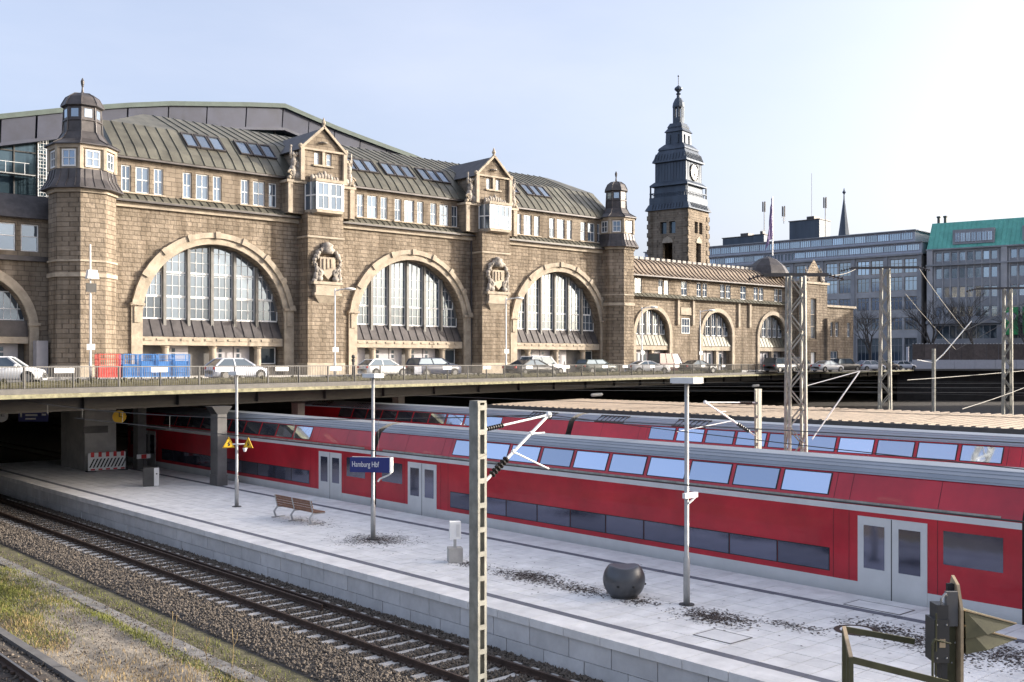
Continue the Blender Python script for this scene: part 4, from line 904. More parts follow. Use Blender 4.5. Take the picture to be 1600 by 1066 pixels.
def blades(name, spots, mat, label, h0, h1, w=.008):
    m = MB()
    for cx, cy, sx, sy, n in spots:
        for _ in range(n):
            x, y = random.gauss(cx, sx), random.gauss(cy, sy)
            if not 8.55 < x < 12.5: continue
            h = random.uniform(h0, h1); a = random.uniform(0, 6.28); l = random.uniform(.1, .5) * h; z = gz(x, y) - .01
            m.add([(x - w * math.sin(a), y + w * math.cos(a), z), (x + w * math.sin(a), y - w * math.cos(a), z), (x + l * math.cos(a) * .5, y + l * math.sin(a) * .5, z + h * .7), (x + l * math.cos(a), y + l * math.sin(a), z + h)], [(0, 1, 2), (0, 2, 3)])
    tag(m.build(name, mat), label, 'grass', kind='stuff')
blades('green_grass', [(10.0, 37.0, .75, 2.6, 11000), (9.3, 33, .4, 1.5, 1800), (11.1, 30, .12, 3, 900), (11.15, 25, .12, 4, 1200), (9.1, 29.3, .3, .7, 900), (12.2, 30, .25, 7, 1500), (11.1, 21, .15, 2, 500)], 'grass', 'short sunlit yellow green grass on the strip between tracks', .05, .16, .012)
blades('dry_grass', [(9.1, 31.0, .35, 1.0, 900), (9.1, 28.5, .3, .9, 350), (9.6, 24.5, .7, 1.2, 700), (10.2, 22.3, .8, 1.2, 900), (10.5, 33.5, .4, 1.0, 250), (10.3, 40, .6, 2, 500)], 'straw', 'dry straw coloured grass tufts on the strip between tracks', .05, .2)
for i, (x, y, h, lab) in enumerate([(11.3, 26.0, 1.0, 'thin dry weed stalk standing tallest beside the trough'), (11.3, 24.0, .75, 'thin dry weed stalk between two others near the bottom edge'), (11.55, 23.2, 1.05, 'thin forked dry weed stalk right of the others')]):
    m = MB(); p = [Vector((x, y, -.34))]
    for k in range(5): p.append(p[-1] + Vector((random.uniform(-.03, .03), random.uniform(-.03, .03), h / 5)))
    m.path(p, .008, 4); m.path([p[3], p[3] + Vector((.06, -.05, .12)), p[3] + Vector((.07, -.06, .3))], .006, 4); m.path([p[2], p[2] + Vector((-.05, .04, .15))], .005, 4)
    tag(m.build('weed_stalk', 'straw'), lab, 'weed', 'weed stalks by the trough')

# ------------------------------------------------------------------ trains
SIDE = [(.12, .32), (0, .55), (0, 3.2), (.03, 3.32), (.28, 3.95), (.5, 4.13), (.9, 4.29), (1.4, 4.35)]
def sect(z0, z1, e=0):
    """cross-section points between two heights, both sides, pushed out by e"""
    zs = [p[1] for p in SIDE]; ss = [p[0] for p in SIDE]
    pts = [(float(np.interp(z0, zs, ss)), z0)] + [p for p in SIDE if z0 < p[1] < z1] + [(float(np.interp(z1, zs, ss)), z1)]
    return [(s - e, z) for s, z in pts]
def skin(mb, z0, z1, y0, y1, e=0, sides=(0, 1)):
    pts = sect(z0, z1, e)
    for sd in sides:
        f = (lambda s: s) if sd == 0 else (lambda s: 2.8 - s)
        for (sa, za), (sb, zb) in zip(pts, pts[1:]): mb.quad((f(sa), y0, za), (f(sb), y0, zb), (f(sb), y1, zb), (f(sa), y1, za))
def coach(name, label, x, yc, L=27.4, cat='train coach', win_mat='trainglass'):
    r = thing(name, label, cat, (x, yc, 0), 0, local=True); h = L / 2
    m = MB(); skin(m, .55, 3.98, -h, h); ring = sect(.55, 4.35); loop = ring + [(2.8 - s, z) for s, z in ring[::-1]]
    m.build('body', 'red', r); m = MB()
    for y in (-h, h): m.quad(*[(s, y, z) for s, z in loop])
    m.build('end_wall', 'darksteel', r)
    m = MB(); skin(m, 3.98, 4.35, -h, h)
    m.quad((.28, -h, 3.98), (2.52, -h, 3.98), (2.52, h, 3.98), (.28, h, 3.98)); rf = m.build('roof', 'trainroof', r)
    m = MB()
    for z in (4.02, 4.12, 4.2, 4.27): 
        s = float(np.interp(z, [p[1] for p in SIDE], [p[0] for p in SIDE]))
        for sg in (s, 2.8 - s): m.box(sg - .008, sg + .008, -h, h, z - .008, z + .012)
    m.build('roof_bead', 'trainroof', rf)
    m = MB(); skin(m, 3.0, 3.16, -h, h, .006); m.build('white_stripe', 'trainwhite', r)
    m = MB(); skin(m, 3.2, 3.27, -h + .5, h - .5, .012); m.build('drip_rail', 'galvolive', r)
    m = MB()   # thin panel joints of the body shell
    for yo in (-11.6, -9.1, -8.62, 8.62, 9.1, 11.6):
        skin(m, 1.1, 3.0, yo - .006, yo + .006, .004); skin(m, 3.28, 3.97, yo - .006, yo + .006, .004)
    m.build('panel_joint', 'black', r)
    m = MB(); skin(m, .56, 1.1, -h, h, .005); m.build('grey_sill', 'trainwhite', r)
    m = MB(); skin(m, .32, .56, -h + .3, h - .3); m.build('skirt', 'darksteel', r)
    for sd in (0, 1):
        f = (lambda s: s) if sd == 0 else (lambda s: 2.8 - s)
        sl = lambda z, e: f(float(np.interp(z, [p[1] for p in SIDE], [p[0] for p in SIDE])) - e)
        for k in range(10):
            ya, yb = -8.45 + k * 1.7, -8.45 + k * 1.7 + 1.58
            q = lambda y0, y1, z0, z1, e: MB().add([(sl(z0, e), y0, z0), (sl(z0, e), y1, z0), (sl(z1, e), y1, z1), (sl(z1, e), y0, z1), (sl(z0, 0), y0, z0), (sl(z0, 0), y1, z0), (sl(z1, 0), y1, z1), (sl(z1, 0), y0, z1)], [(0, 1, 2, 3), (0, 4, 5, 1), (1, 5, 6, 2), (2, 6, 7, 3), (3, 7, 4, 0)])
            w = q(ya, yb, 3.345, 3.94, .006).build('upper_window', 'black', r); q(ya + .045, yb - .045, 3.37, 3.915, .012).build('pane', win_mat, w)
            w = q(ya - .055, yb + .055, 1.26, 1.9, .006).build('lower_window', 'black', r); q(ya - .03, yb + .03, 1.285, 1.875, .012).build('pane', 'trainglassdark', w)
        for yo in (-10.35, 10.35):
            d = MB().hexa([(f(-.02), yo - .98, .62), (f(-.02), yo + .98, .62), (f(.02), yo + .98, .62), (f(.02), yo - .98, .62), (f(-.02), yo - .98, 2.88), (f(-.02), yo + .98, 2.88), (f(.02), yo + .98, 2.88), (f(.02), yo - .98, 2.88)]).build('door', 'trainwhite', r)
            for s in (-1, 1): MB().hexa([(f(-.026), yo + s * .5 - .3, 1.5), (f(-.026), yo + s * .5 + .3, 1.5), (f(-.019), yo + s * .5 + .3, 1.5), (f(-.019), yo + s * .5 - .3, 1.5), (f(-.026), yo + s * .5 - .3, 2.65), (f(-.026), yo + s * .5 + .3, 2.65), (f(-.019), yo + s * .5 + .3, 2.65), (f(-.019), yo + s * .5 - .3, 2.65)]).build('door_pane', 'trainglassdark', d)
            MB().hexa([(f(-.024), yo - .012, .63), (f(-.024), yo + .012, .63), (f(-.018), yo + .012, .63), (f(-.018), yo - .012, .63), (f(-.024), yo - .012, 2.87), (f(-.024), yo + .012, 2.87), (f(-.018), yo + .012, 2.87), (f(-.018), yo - .012, 2.87)]).build('door_seam', 'black', d)
        for yo in (-12.5, 12.5):
            w = MB().hexa([(f(-.006), yo - .75, 1.9), (f(-.006), yo + .75, 1.9), (f(.01), yo + .75, 1.9), (f(.01), yo - .75, 1.9), (f(-.006), yo - .75, 2.75), (f(-.006), yo + .75, 2.75), (f(.01), yo + .75, 2.75), (f(.01), yo - .75, 2.75)]).build('end_window', 'trainglassdark', r)
    for s in (-1, 1):
        MB().hexa([(.75, s * h, 1.0), (2.05, s * h, 1.0), (2.05, s * (h + .28), 1.0), (.75, s * (h + .28), 1.0), (.75, s * h, 3.5), (2.05, s * h, 3.5), (2.05, s * (h + .28), 3.5), (.75, s * (h + .28), 3.5)]).build('gangway', 'black', r)
        b = MB(); b.box(.3, 2.5, s * 10 - 1.6, s * 10 + 1.6, .25, .5); bg_ = b.build('bogie', 'darksteel', r)
        for yo in (-1.2, 1.2):
            for xx in (.62, 2.12):
                wv = MB()
                n = 20; wv.add([(xx + dx, s * 10 + yo + .45 * math.cos(2 * math.pi * i / n), .46 + .45 * math.sin(2 * math.pi * i / n)) for dx in (0, .12) for i in range(n)], [tuple(range(n)), tuple(range(n, 2 * n))] + [(i, (i + 1) % n, n + (i + 1) % n, n + i) for i in range(n)]); wv.build('wheel', 'rail', bg_)
    return r
A = coach('train_coach', 'red double deck coach of the front train, full length beside the platform', 25.85, 24.6)
A['group'] = 'coaches of the two red trains'
for x, yc, lab in [(25.85, 52.4, 'red double deck coach of the front train, running in under the bridge'), (25.85, -3.2, 'end of the next front train coach, cut off at the right edge'),
                   (38.45, 25.4, 'red double deck coach of the rear train, only its upper windows showing'), (38.45, 53.2, 'rear train coach going under the bridge, dark upper windows')]:
    c = copy_tree(A); c.location = (x, yc, 0); c['label'] = lab
    if x > 30:
        for yo in (-11.3, 6.2, 11.3):
            g = MB()
            for k in range(7): g.bar((.33, yo - .9 + k * .3, 4.01), (.86, yo - .9 + k * .3, 4.3), .05, .06)
            g.bar((.33, yo - 1, 4.01), (.33, yo + 1, 4.01), .05, .05); g.bar((.86, yo - 1, 4.3), (.86, yo + 1, 4.3), .05, .05); g.build('roof_grille', 'darksteel', c)

# ------------------------------------------------------------------ platform canopy behind
cn = thing('platform_canopy', 'flat canopy with tan corrugated top behind the rear train', 'canopy', (46, 30, PZ))
MB().box(42, 50, -5, 50, 4.0, 4.38).build('deck', 'girder', cn)
m = MB(); m.box(41.8, 41.98, -5, 50.1, 3.85, 4.42); m.box(50.02, 50.2, -5, 50.1, 3.85, 4.42); m.build('fascia', 'darksteel', cn)
m = MB()
for k in range(150):
    y = -5 + k * .5
    if y > 49.5: break
    m.prism([(0, 0)], 0, 0) if 0 else m.add([(41.99, y, 4.385), (50.0, y, 4.385), (50.0, y + .04, 4.62), (41.99, y + .04, 4.46), (50.0, y + .2, 4.62), (41.99, y + .2, 4.46), (50.0, y + .24, 4.385), (41.99, y + .24, 4.385)], [(0, 1, 2, 3), (3, 2, 4, 5), (5, 4, 6, 7), (0, 3, 5, 7), (1, 6, 4, 2)])
tag(m.build('corrugated_sheet', 'canopy', cn), kind='stuff')
for y in (2, 14, 26, 38, 48): MB().box(45.8, 46.2, y - .2, y + .2, PZ, 4.0).build('post', 'darksteel', cn)
p2 = MB().box(29.1, 38.0, -10, 75, -.38, PZ).build('platform', 'concrete'); tag(p2, kind='structure')
p3 = MB().box(41.7, 52, -10, 75, -.38, PZ).build('platform', 'concrete'); tag(p3, kind='structure')

# ------------------------------------------------------------------ platform furniture
def lamp(x, y, label, base=True):
    r = thing('platform_lamp', label, 'lamp post', (x, y, PZ), 0, 'lamp posts along the platform')
    MB().lathe([(.085, 0), (.085, 1.2), (.06, 1.25), (.055, 5.7)], (x, y, PZ), 12).build('pole', 'galv', r, True)
    MB().lathe([(.2, 0), (.2, .02)], (x, y, PZ + .003), 12).build('foot_plate', 'darksteel', r)
    h = MB(); h.hexa([(x - .2, y - .38, 6.48), (x + .2, y - .38, 6.48), (x + .2, y + .38, 6.48), (x - .2, y + .38, 6.48), (x - .2, y - .38, 6.62), (x + .2, y - .38, 6.62), (x + .2, y + .38, 6.62), (x - .2, y + .38, 6.62)])
    hh = h.build('lamp_head', 'white', r); MB().box(x - .17, x + .17, y - .34, y + .34, 6.46, 6.479).build('diffuser', 'trainwhite', hh)
    return r
L1 = lamp(21.24, 17.36, 'platform lamp post nearest the camera, right of the ball shaped bin')
c = MB(); c.box(21.0, 21.5, 17.2, 17.3, 3.55, 3.68); c.tube((21.24, 17.3, 3.4), (21.45, 17.25, 3.55), .03); c.build('camera_bracket', 'white', L1)
L2 = lamp(20.83, 31.05, 'platform lamp post carrying the blue station name sign'); L3 = lamp(21.14, 41.96, 'farthest platform lamp post, carrying two yellow warning triangles')
# name sign
sg = thing('station_name_sign', 'dark blue station name sign with white lettering on the lamp post', 'sign', (20.83, 30.8, 3.2), R(-41.35 - 12), local=True)
MB().box(-.95, .5, -.14, -.08, -.02, .5).build('board', 'blue', sg); MB().box(.5, .55, -.14, .14, -.02, .5).box(-.95, .55, .08, .14, -.02, .5).build('frame', 'white', sg)
cu = bpy.data.curves.new('lettering', 'FONT'); cu.body = 'Hamburg Hbf'; cu.size = .27; cu.extrude = .003
to = bpy.data.objects.new('tmp_text', cu); COL.objects.link(to); dg = bpy.context.evaluated_depsgraph_get(); me = bpy.data.meshes.new_from_object(to.evaluated_get(dg)); bpy.data.objects.remove(to)
w_ = max(v.co.x for v in me.vertices); k = 1.0 / w_
me.transform(Matrix.Translation((-.88, -.145, .17)) @ Matrix.Rotation(R(90), 4, 'X') @ Matrix.Diagonal((k, 1, 1, 1))); me.materials.clear(); me.materials.append(MT['white'])
o = bpy.data.objects.new('lettering', me); COL.objects.link(o); o.parent = sg
MB().path([(.02, .0, -.35), (.1, .0, -.25), (.4, 0, -.12), (.5, 0, -.05)], .03).build('bracket', 'white', sg)
# warning triangles
for dx, lab in ((-.42, 'yellow warning triangle left of the farthest lamp post'), (.42, 'yellow warning triangle right of the farthest lamp post')):
    x, y = 21.14 + .7507 * dx, 41.8 - .6607 * dx; t = thing('warning_sign', lab, 'sign', (x, y, 3.35), R(-41.35 + 25 * (1 if dx < 0 else -1)), 'yellow triangles on the lamp post', local=True)
    MB().prism([(-.27, 0), (.27, 0), (0, .48)], -.02, 0).build('plate', 'yellow', t); b = MB(); b.prism([(-.04, .08), (.03, .08), (.07, .18), (.02, .18), (.04, .31), (-.05, .17), (0, .17)], -.028, -.021); b.build('symbol', 'black', t)
    b = MB()
    for p, q in (((-.24, .02), (.24, .02)), ((.24, .02), (0, .44)), ((0, .44), (-.24, .02))): b.bar((p[0], -.023, p[1]), (q[0], -.023, q[1]), .02, .005)
    b.build('rim', 'black', t)
bk = thing('speaker_bracket', 'white cross bracket with small loudspeaker on the farthest lamp post', 'loudspeaker', (21.14, 41.96, 3.1))
MB().tube((20.8, 42.15, 3.5), (21.5, 41.7, 3.5), .03).build('arm', 'white', bk); MB().lathe([(.05, -.08), (.1, .08)], (21.4, 41.72, 3.25), 10).build('horn', 'white', bk, True)
# bench
be = thing('platform_bench', 'bench with brown slatted seat on grey metal legs', 'bench', (21.1, 36.7, PZ))
for y in (35.35, 36.75, 38.1):
    l = MB(); l.bar((20.72, y, PZ + .02), (21.3, y, PZ + .02), .07, .04); l.path([(20.9, y, PZ + .03), (20.82, y, PZ + .25), (20.98, y, PZ + .45), (20.86, y, PZ + .92)], .035); l.path([(20.98, y, PZ + .42), (21.5, y, PZ + .42)], .03); l.build('leg', 'galv', be)
for k in range(5): MB().bar((20.97 - k * .022, 35.3, PZ + .5 + k * .095), (20.97 - k * .022, 38.15, PZ + .5 + k * .095), .03, .075).build('back_slat', 'wood', be)
for k in range(4): MB().bar((21.08 + k * .115, 35.3, PZ + .465), (21.08 + k * .115, 38.15, PZ + .465), .095, .03).build('seat_slat', 'wood', be)
# white box on pedestal
bx = thing('white_meter_box', 'small white box on a post and square concrete foot', 'box', (20.4, 25.87, PZ), R(-30), local=True)
MB().box(-.22, .22, -.22, .22, 0, .45).build('foot', 'concrete', bx); MB().box(-.04, .04, -.04, .04, .45, .75).build('post', 'galv', bx); b = MB().box(-.17, .17, -.13, .13, .72, 1.26).build('cabinet', 'white', bx); MB().box(.02, .13, -.14, -.131, .8, 1.18).build('door', 'trainwhite', bx)
# ball shaped bin with cut top
bn = thing('ball_bin', 'dark grey metal ball shaped bin with slanted open top', 'litter bin', (20.72, 19.05, PZ), local=True)
m = MB(); n = 40; rows = 22; Rb = .56
prof = []
for j in range(rows + 1):
    t = math.pi * (.13 + .87 * j / rows); prof.append(t)
vs = []; fs = []
for j in range(rows + 1):
    ph_ = math.pi - math.pi * (.16 + .80 * j / rows) 
    for i in range(n):
        a = 2 * math.pi * i / n; x, y, z = Rb * math.sin(ph_) * math.cos(a), Rb * math.sin(ph_) * math.sin(a), .46 + Rb * math.cos(ph_) * .98
        # scooped saddle cut along the view
        lim = .80 + .42 * (x * .75 - y * .66) ** 2 
        vs.append((x, y, min(z, lim)))
for j in range(rows):
    for i in range(n): fs.append((j * n + i, j * n + (i + 1) % n, (j + 1) * n + (i + 1) % n, (j + 1) * n + i))
fs.append(tuple(range(rows * n, (rows + 1) * n))); m.add(vs, fs); m.build('shell', 'bingrey', bn, True)
for a in (3.6, 4.35, 5.4): m = MB(); d = Vector((math.cos(a), math.sin(a), 0)); p = d * .545 + Vector((0, 0, .36)); m.ball(tuple(p), .045, .045, .03); m.build('slot', 'black', bn)
MB().lathe([(.36, 0), (.36, .03)], (0, 0, .002), 24).build('base_ring', 'darksteel', bn)
# things under the bridge
cb = thing('grey_cabinet', 'dark cabinet with one pale side under the bridge', 'cabinet', (21.55, 51.9, PZ), R(-20), local=True)
MB().box(-.45, .3, -.3, .3, 0, .95).build('body', 'darksteel', cb); MB().box(.06, .3, -.31, -.301, .02, .93).build('pale_panel', 'trainwhite', cb); MB().box(.15, .22, -.32, -.311, .6, .66).build('lock', 'black', cb)
bc = thing('striped_barrier', 'white barrier board with red blocks and black diagonal stripes', 'barrier', (22.6, 60.9, PZ), R(-3), local=True)
MB().box(-1.05, 1.05, -.03, .03, .05, 1.05).build('board', 'white', bc); m = MB()
for k in range(5): m.box(-.9 + k * .42, -.72 + k * .42, -.05, -.031, .82, 1.1); m.box(-.9 + k * .42, -.68 + k * .42, -.05, -.031, .07, .15)
m.build('red_block', 'redpaint', bc); m = MB()
for k in range(10): m.prism([(-1.0 + k * .2, .22), (-.92 + k * .2, .22), (-.67 + k * .2, .72), (-.75 + k * .2, .72)], -.045, -.031)
m.build('black_stripe', 'black', bc); m = MB()
for x in (-.9, .9): m.box(x - .25, x + .25, -.2, .2, 0, .05)
m.build('foot', 'black', bc)
rwm = thing('red_white_marker', 'small red and white marker on the column plinth', 'marker', (24.4, 60.1, 1.0)); m = MB(); m.box(24.0, 24.8, 60.0, 60.08, 1.45, 1.7); m.build('board', 'white', rwm); MB().box(24.25, 24.55, 59.98, 59.999, 1.46, 1.69).build('block', 'redpaint', rwm); MB().box(24.38, 24.42, 60.02, 60.06, .8, 1.45).build('stem', 'darksteel', rwm)
def clock(x, y, z, mat, lab):
    t = thing('platform_clock', lab, 'clock', (x, y, z - .4), R(-25), local=True); n = 28
    MB().add([(.36 * math.cos(2 * math.pi * i / n), dy, .4 + .36 * math.sin(2 * math.pi * i / n)) for dy in (-.06, .06) for i in range(n)], [tuple(range(n)), tuple(range(n, 2 * n))[::-1]] + [(i, n + i, n + (i + 1) % n, (i + 1) % n) for i in range(n)]).build('face', mat, t)
    m = MB(); m.box(-.02, .02, -.075, -.061, .4, .66); m.box(-.015, .18, -.075, -.061, .385, .415); m.build('hand', 'black', t); MB().tube((0, 0, .76), (0, 0, 5.45 - z + .4), .03).build('hanger', 'darksteel', t)
clock(22.4, 58.5, 4.0, 'yellow', 'round yellow clock hanging under the bridge'); clock(18.3, 65.8, 3.9, 'white', 'round grey white clock hanging at the far left under the bridge')
bs = thing('blue_direction_sign', 'blue platform sign with white lines hanging in the dark at left', 'sign', (19.6, 64.2, 3.6), R(-41.35), local=True)
MB().box(-.85, .85, -.06, .06, 0, .55).build('board', 'blue', bs); m = MB(); m.box(-.75, -.65, -.07, -.061, .25, .48); m.box(-.45, .25, -.07, -.061, .32, .42); m.box(-.45, .15, -.07, -.061, .12, .2); m.box(.5, .75, -.07, -.061, .35, .45); m.build('white_print', 'white', bs); m = MB()
for x in (-.6, .6): m.tube((x, 0, .55), (x, 0, 1.85), .02)
m.build('hanger', 'darksteel', bs)

# ------------------------------------------------------------------ masts and overhead line
cmx, cmy = 13.15, 15.95
cm_ = thing('catenary_mast', 'slim grey ladder type mast in front, holding the cantilever arm', 'mast', (cmx, cmy, -.38))
m = MB()
for d in (-.1, .1):
    m.box(cmx + d - .012, cmx + d + .012, cmy - .12, cmy + .12, -.38, 6.22)
    for q in (-.12, .12): m.box(*sorted((cmx + d * .55, cmx + d * 1.12)), *sorted((cmy + q, cmy + q * 1.12)), -.38, 6.22)
m.build('channel', 'galvolive', cm_)
for k in range(14): MB().box(cmx - .112, cmx + .112, cmy - .139, cmy - .1346, -.1 + k * .475, .0 + k * .475).box(cmx - .112, cmx + .112, cmy + .1346, cmy + .139, -.1 + k * .475, .0 + k * .475).build('batten', 'galvolive', cm_)
MB().box(cmx - .11, cmx + .11, cmy - .125, cmy + .125, 6.222, 6.26).build('cap', 'galvolive', cm_)
def insulator(mb, a, b, r0=.025, r1=.075, n=6):
    a, b = Vector(a), Vector(b); mb.tube(a, b, r0, 8)
    for k in range(n): c = a.lerp(b, (k + .5) / n); d = (b - a).normalized() * .012; mb.tube(c - d, c + d, r1, 10)
def cantilever(name, base_lo, base_hi, tip, steady, label, par=None):
    t = par
    lo, hi, tip, steady = Vector(base_lo), Vector(base_hi), Vector(tip), Vector(steady)
    i1, i2 = lo.lerp(tip, .12), lo.lerp(tip, .36); m = MB(); m.tube(lo, i1, .03, 8); m.tube(i2, tip, .032, 8); j1, j2 = hi.lerp(tip, .06), hi.lerp(tip, .3); m.tube(hi, j1, .03); m.tube(j2, tip, .022, 8); m.ball(tuple(tip), .07)
    mid = lo.lerp(tip, .45); m.tube(mid, steady, .018, 6); up = lo.lerp(tip, .72); m.tube(up, up + Vector((.38, .0, .0)), .016, 6); m.ball(tuple(mid), .05); m.ball(tuple(up), .05); m.build('cantilever_arm', 'white', t)
    m = MB(); insulator(m, i1, i2); m.build('insulator', 'insul', t); m = MB(); insulator(m, j1, j2, n=7, r1=.05); m.build('insulator', 'insul', t)
cantilever('a', (13.27, 15.95, 4.62), (13.27, 15.95, 5.68), (15.05, 15.95, 5.92), (15.05, 15.95, 4.8), '', cm_)
def lattice(x, y, w, z0, z1, label, arm=None, rz=0, taper=.75, nseg=None):
    r = thing('lattice_mast', label, 'mast', (x, y, z0), rz, 'steel lattice masts beyond the trains', local=True); H = z1 - z0
    hw_ = lambda z: w / 2 * (1 - (1 - taper) * z / H)
    for sx in (-1, 1):
        for sy in (-1, 1):
            m = MB(); a = Vector((sx * hw_(0), sy * hw_(0), 0)); b = Vector((sx * hw_(H), sy * hw_(H), H)); m.bar(a, b, .085, .085); m.build('corner_angle', 'galvolive', r)
    n = nseg or int(H / (w * 1.0)); m = MB()
    for k in range(n):
        za, zb = H * k / n, H * (k + 1) / n; a, b = hw_(za), hw_(zb); s = 1 if k % 2 else -1
        for q in (-1, 1): m.bar((s * a, q * a, za), (-s * b, q * b, zb), .07, .04); m.bar((q * a, s * a, za), (q * b, -s * b, zb), .04, .07)
    m.build('bracing', 'galvolive', r)
    if arm:
        m = MB(); m.bar((-arm, 0, H + .06), (arm, 0, H + .06), .13, .12); m.build('cross_arm', 'darksteel', r); m = MB()
        for s in (-1, 1): insulator(m, (s * arm, 0, H + .05), (s * (arm + .55), 0, H - .1), n=4, r1=.09)
        m.build('insulator', 'insul', r)
    return r
lattice(32.2, 21.4, .62, PZ, 10.05, 'nearest thick lattice mast, standing between the two red trains', 1.15, R(-41.35), .8, 14)
lattice(51, 28.5, .6, PZ, 11.9, 'lattice mast with curved top arm, middle of the three behind the canopy', 1.7, R(-50), .6, 17)
lattice(62.5, 27.2, .5, -.38, 11.3, 'lattice mast near the right edge of the picture', 1.7, R(-55), .75, 18)
sm_ = thing('short_catenary_mast', 'short pale mast with slanting arm between the two trains', 'mast', (32.2, 23.0, PZ))
m = MB()
for d in (-.07, .07): m.box(32.1, 32.3, 23.0 + d - .02, 23.0 + d + .02, PZ, 6.05)
m.build('channel', 'galvolive', sm_); m = MB()
for k in range(10): m.box(32.11, 32.29, 22.951, 23.049, 1 + k * .5, 1.08 + k * .5)
m.build('batten', 'galvolive', sm_)
cantilever('b', (32.08, 23.05, 4.35), (32.08, 23.05, 5.55), (29.9, 23.6, 5.6), (28.6, 23.8, 4.6), '', sm_)
sp3 = thing('pale_signal_post', 'slim pale post with hooked arm behind the canopy at right', 'post', (72, 36.5, -.38))
MB().tube((72, 36.5, -.38), (72, 36.5, 8.0), .14, 8).build('pole', 'galvolive', sp3); MB().path([(70.6, 37, 7.2), (72, 36.5, 7.0), (72.8, 36.2, 7.6), (75, 35.2, 10.0)], .035).build('hooked_arm', 'white', sp3)
for i, (x, y, z, lab) in enumerate([(36, 26.2, 6.9, 'slanting white rod right of the thick lattice mast')]):
    m = MB(); m.tube((32.6, 21.0, 4.3), (34.4, 20.2, 6.7), .022); m.tube((32.5, 21.1, 6.2), (34.4, 20.2, 6.7), .016); tag(m.build('stay_rod', 'white'), lab, 'rod')
def sag(a, b, s, n=14):
    a, b = Vector(a), Vector(b); return [a.lerp(b, i / n) - Vector((0, 0, 4 * s * (i / n) * (1 - i / n))) for i in range(n + 1)]
wires = [((15.05, -6, 4.8), (15.05, 44, 4.75), .0, .014, 'contact wire above the front track'), ((15.05, 15.95, 5.92), (15.05, 60, 5.6), .6, .012, 'upper catenary wire above the front track'), ((15.05, -30, 5.9), (15.05, 15.95, 5.92), .6, .008, 'upper catenary wire coming towards the camera'),
         ((28.0, -10, 5.0), (28.0, 48, 4.8), 0, .016, 'contact wire above the front train'), ((40, -10, 5.0), (40, 60, 4.9), 0, .012, 'contact wire above the rear train'),
         ((32.9, 20.8, 10.1), (50.0, 29.6, 11.9), .12, .016, 'white span cable between the first two lattice masts'), ((52.3, 27.3, 11.9), (61, 29, 8.9), .1, .018, 'white span cable dropping from the second lattice mast'), ((61, 29, 8.9), (63.5, 25.5, 11.2), .05, .018, 'white span cable rising to the right lattice mast'),
         ((51.8, 27.8, 10.6), (64, 31, 7.8), .08, .014, 'lower thin span cable between masts'), ((64, 31, 7.8), (64, 25.2, 11.0), .05, .014, 'thin span cable up to the right mast arm'),
         ((52, 27.8, 6.1), (86, 30, 7.1), .1, .02, 'light wire low above the canopy'), ((46, 22, 4.95), (80, 32, 5.9), .1, .02, 'light wire running low behind the canopy'), ((55, 60, 4.9), (85, 12, 5.0), 0, .01, 'thin wire in the dark opening'), ((58, 66, 5.1), (95, 10, 5.2), 0, .01, 'second thin wire in the dark opening'), ((66, 70, 5.2), (110, 8, 5.4), 0, .01, 'third thin wire in the dark opening')]
for a, b, s, r, lab in wires: tag(MB().path(sag(a, b, s), r, 5).build('overhead_wire', 'wiredark' if 'contact' in lab or 'upper' in lab else 'wire'), lab, 'wire', 'overhead wires')
dr = MB()
for k in range(9):
    y = 18 + k * 4.2; f = (y - 15.95) / 44.05; zt = 5.92 + (5.6 - 5.92) * f - 4 * .6 * f * (1 - f); dr.tube((15.05, y, 4.79), (15.05, y, zt), .006, 4)
tag(dr.build('wire_dropper', 'wire'), 'thin vertical droppers joining the two wires above the front track', 'wire')
for k, (x, z0) in enumerate(((55, 5.5), (68, 5.5), (84, 5.7))):
    tag(MB().path(sag((x, 2, z0), (x, 66, z0 - .2), .12), .008, 4).build('overhead_wire', 'wiredark'), ('nearest', 'middle', 'farthest')[k] + ' of the parallel wires running into the dark opening', 'wire', 'overhead wires')
# tiny drop brackets in the dark opening
hb = [(62, 60, 4.4, 'small pale insulator hanging below the bridge edge, left one'), (92, 66, 4.6, 'small pale insulator hanging below the bridge edge, right one')]
for x, y, z, lab in hb:
    m = MB(); insulator(m, (x - .9, y - .3, z), (x + .9, y + .3, z), .03, .14, 8); tag(m.build('line_insulator', 'galv'), lab, 'insulator')

# ------------------------------------------------------------------ signal with maintenance cage in the right foreground
D0 = 9.0
sgp = thing('railway_signal', 'olive railway signal seen from behind with two pointed lamp hoods', 'signal', (8.73, 4.31, -.38), R(-41.35), local=True)
ZZ = 4.28 + .38
MB().box(-.03, .05, -.06, .06, 0, ZZ + .64).build('post', 'olive', sgp)
MB().box(-.045, .05, -.11, -.062, ZZ + .5, ZZ + .79).build('top_box', 'concretedark', sgp)
MB().slab([(.06, -.14, ZZ - .6), (.06, .14, ZZ - .6), (.06, .14, ZZ + .7), (.06, .05, ZZ + .9), (.06, -.06, ZZ + .84), (.06, -.14, ZZ + .64)], (1, 0, 0), .025).build('target_plate', 'tanedge', sgp)  # warm sunlight on the edge is put into the plate colour
MB().box(.0, .055, -.02, .02, ZZ + .72, ZZ + .84).build('lug', 'black', sgp)
m = MB(); m.box(-.16, -.035, -.14, .06, ZZ + .2, ZZ + .56); m.box(-.13, -.035, -.12, .04, ZZ + .56, ZZ + .68); m.build('relay_box', 'darksteel', sgp)
MB().box(-.09, -.035, -.1, .04, ZZ + .05, ZZ + .2).build('cable_box', 'darksteel', sgp)
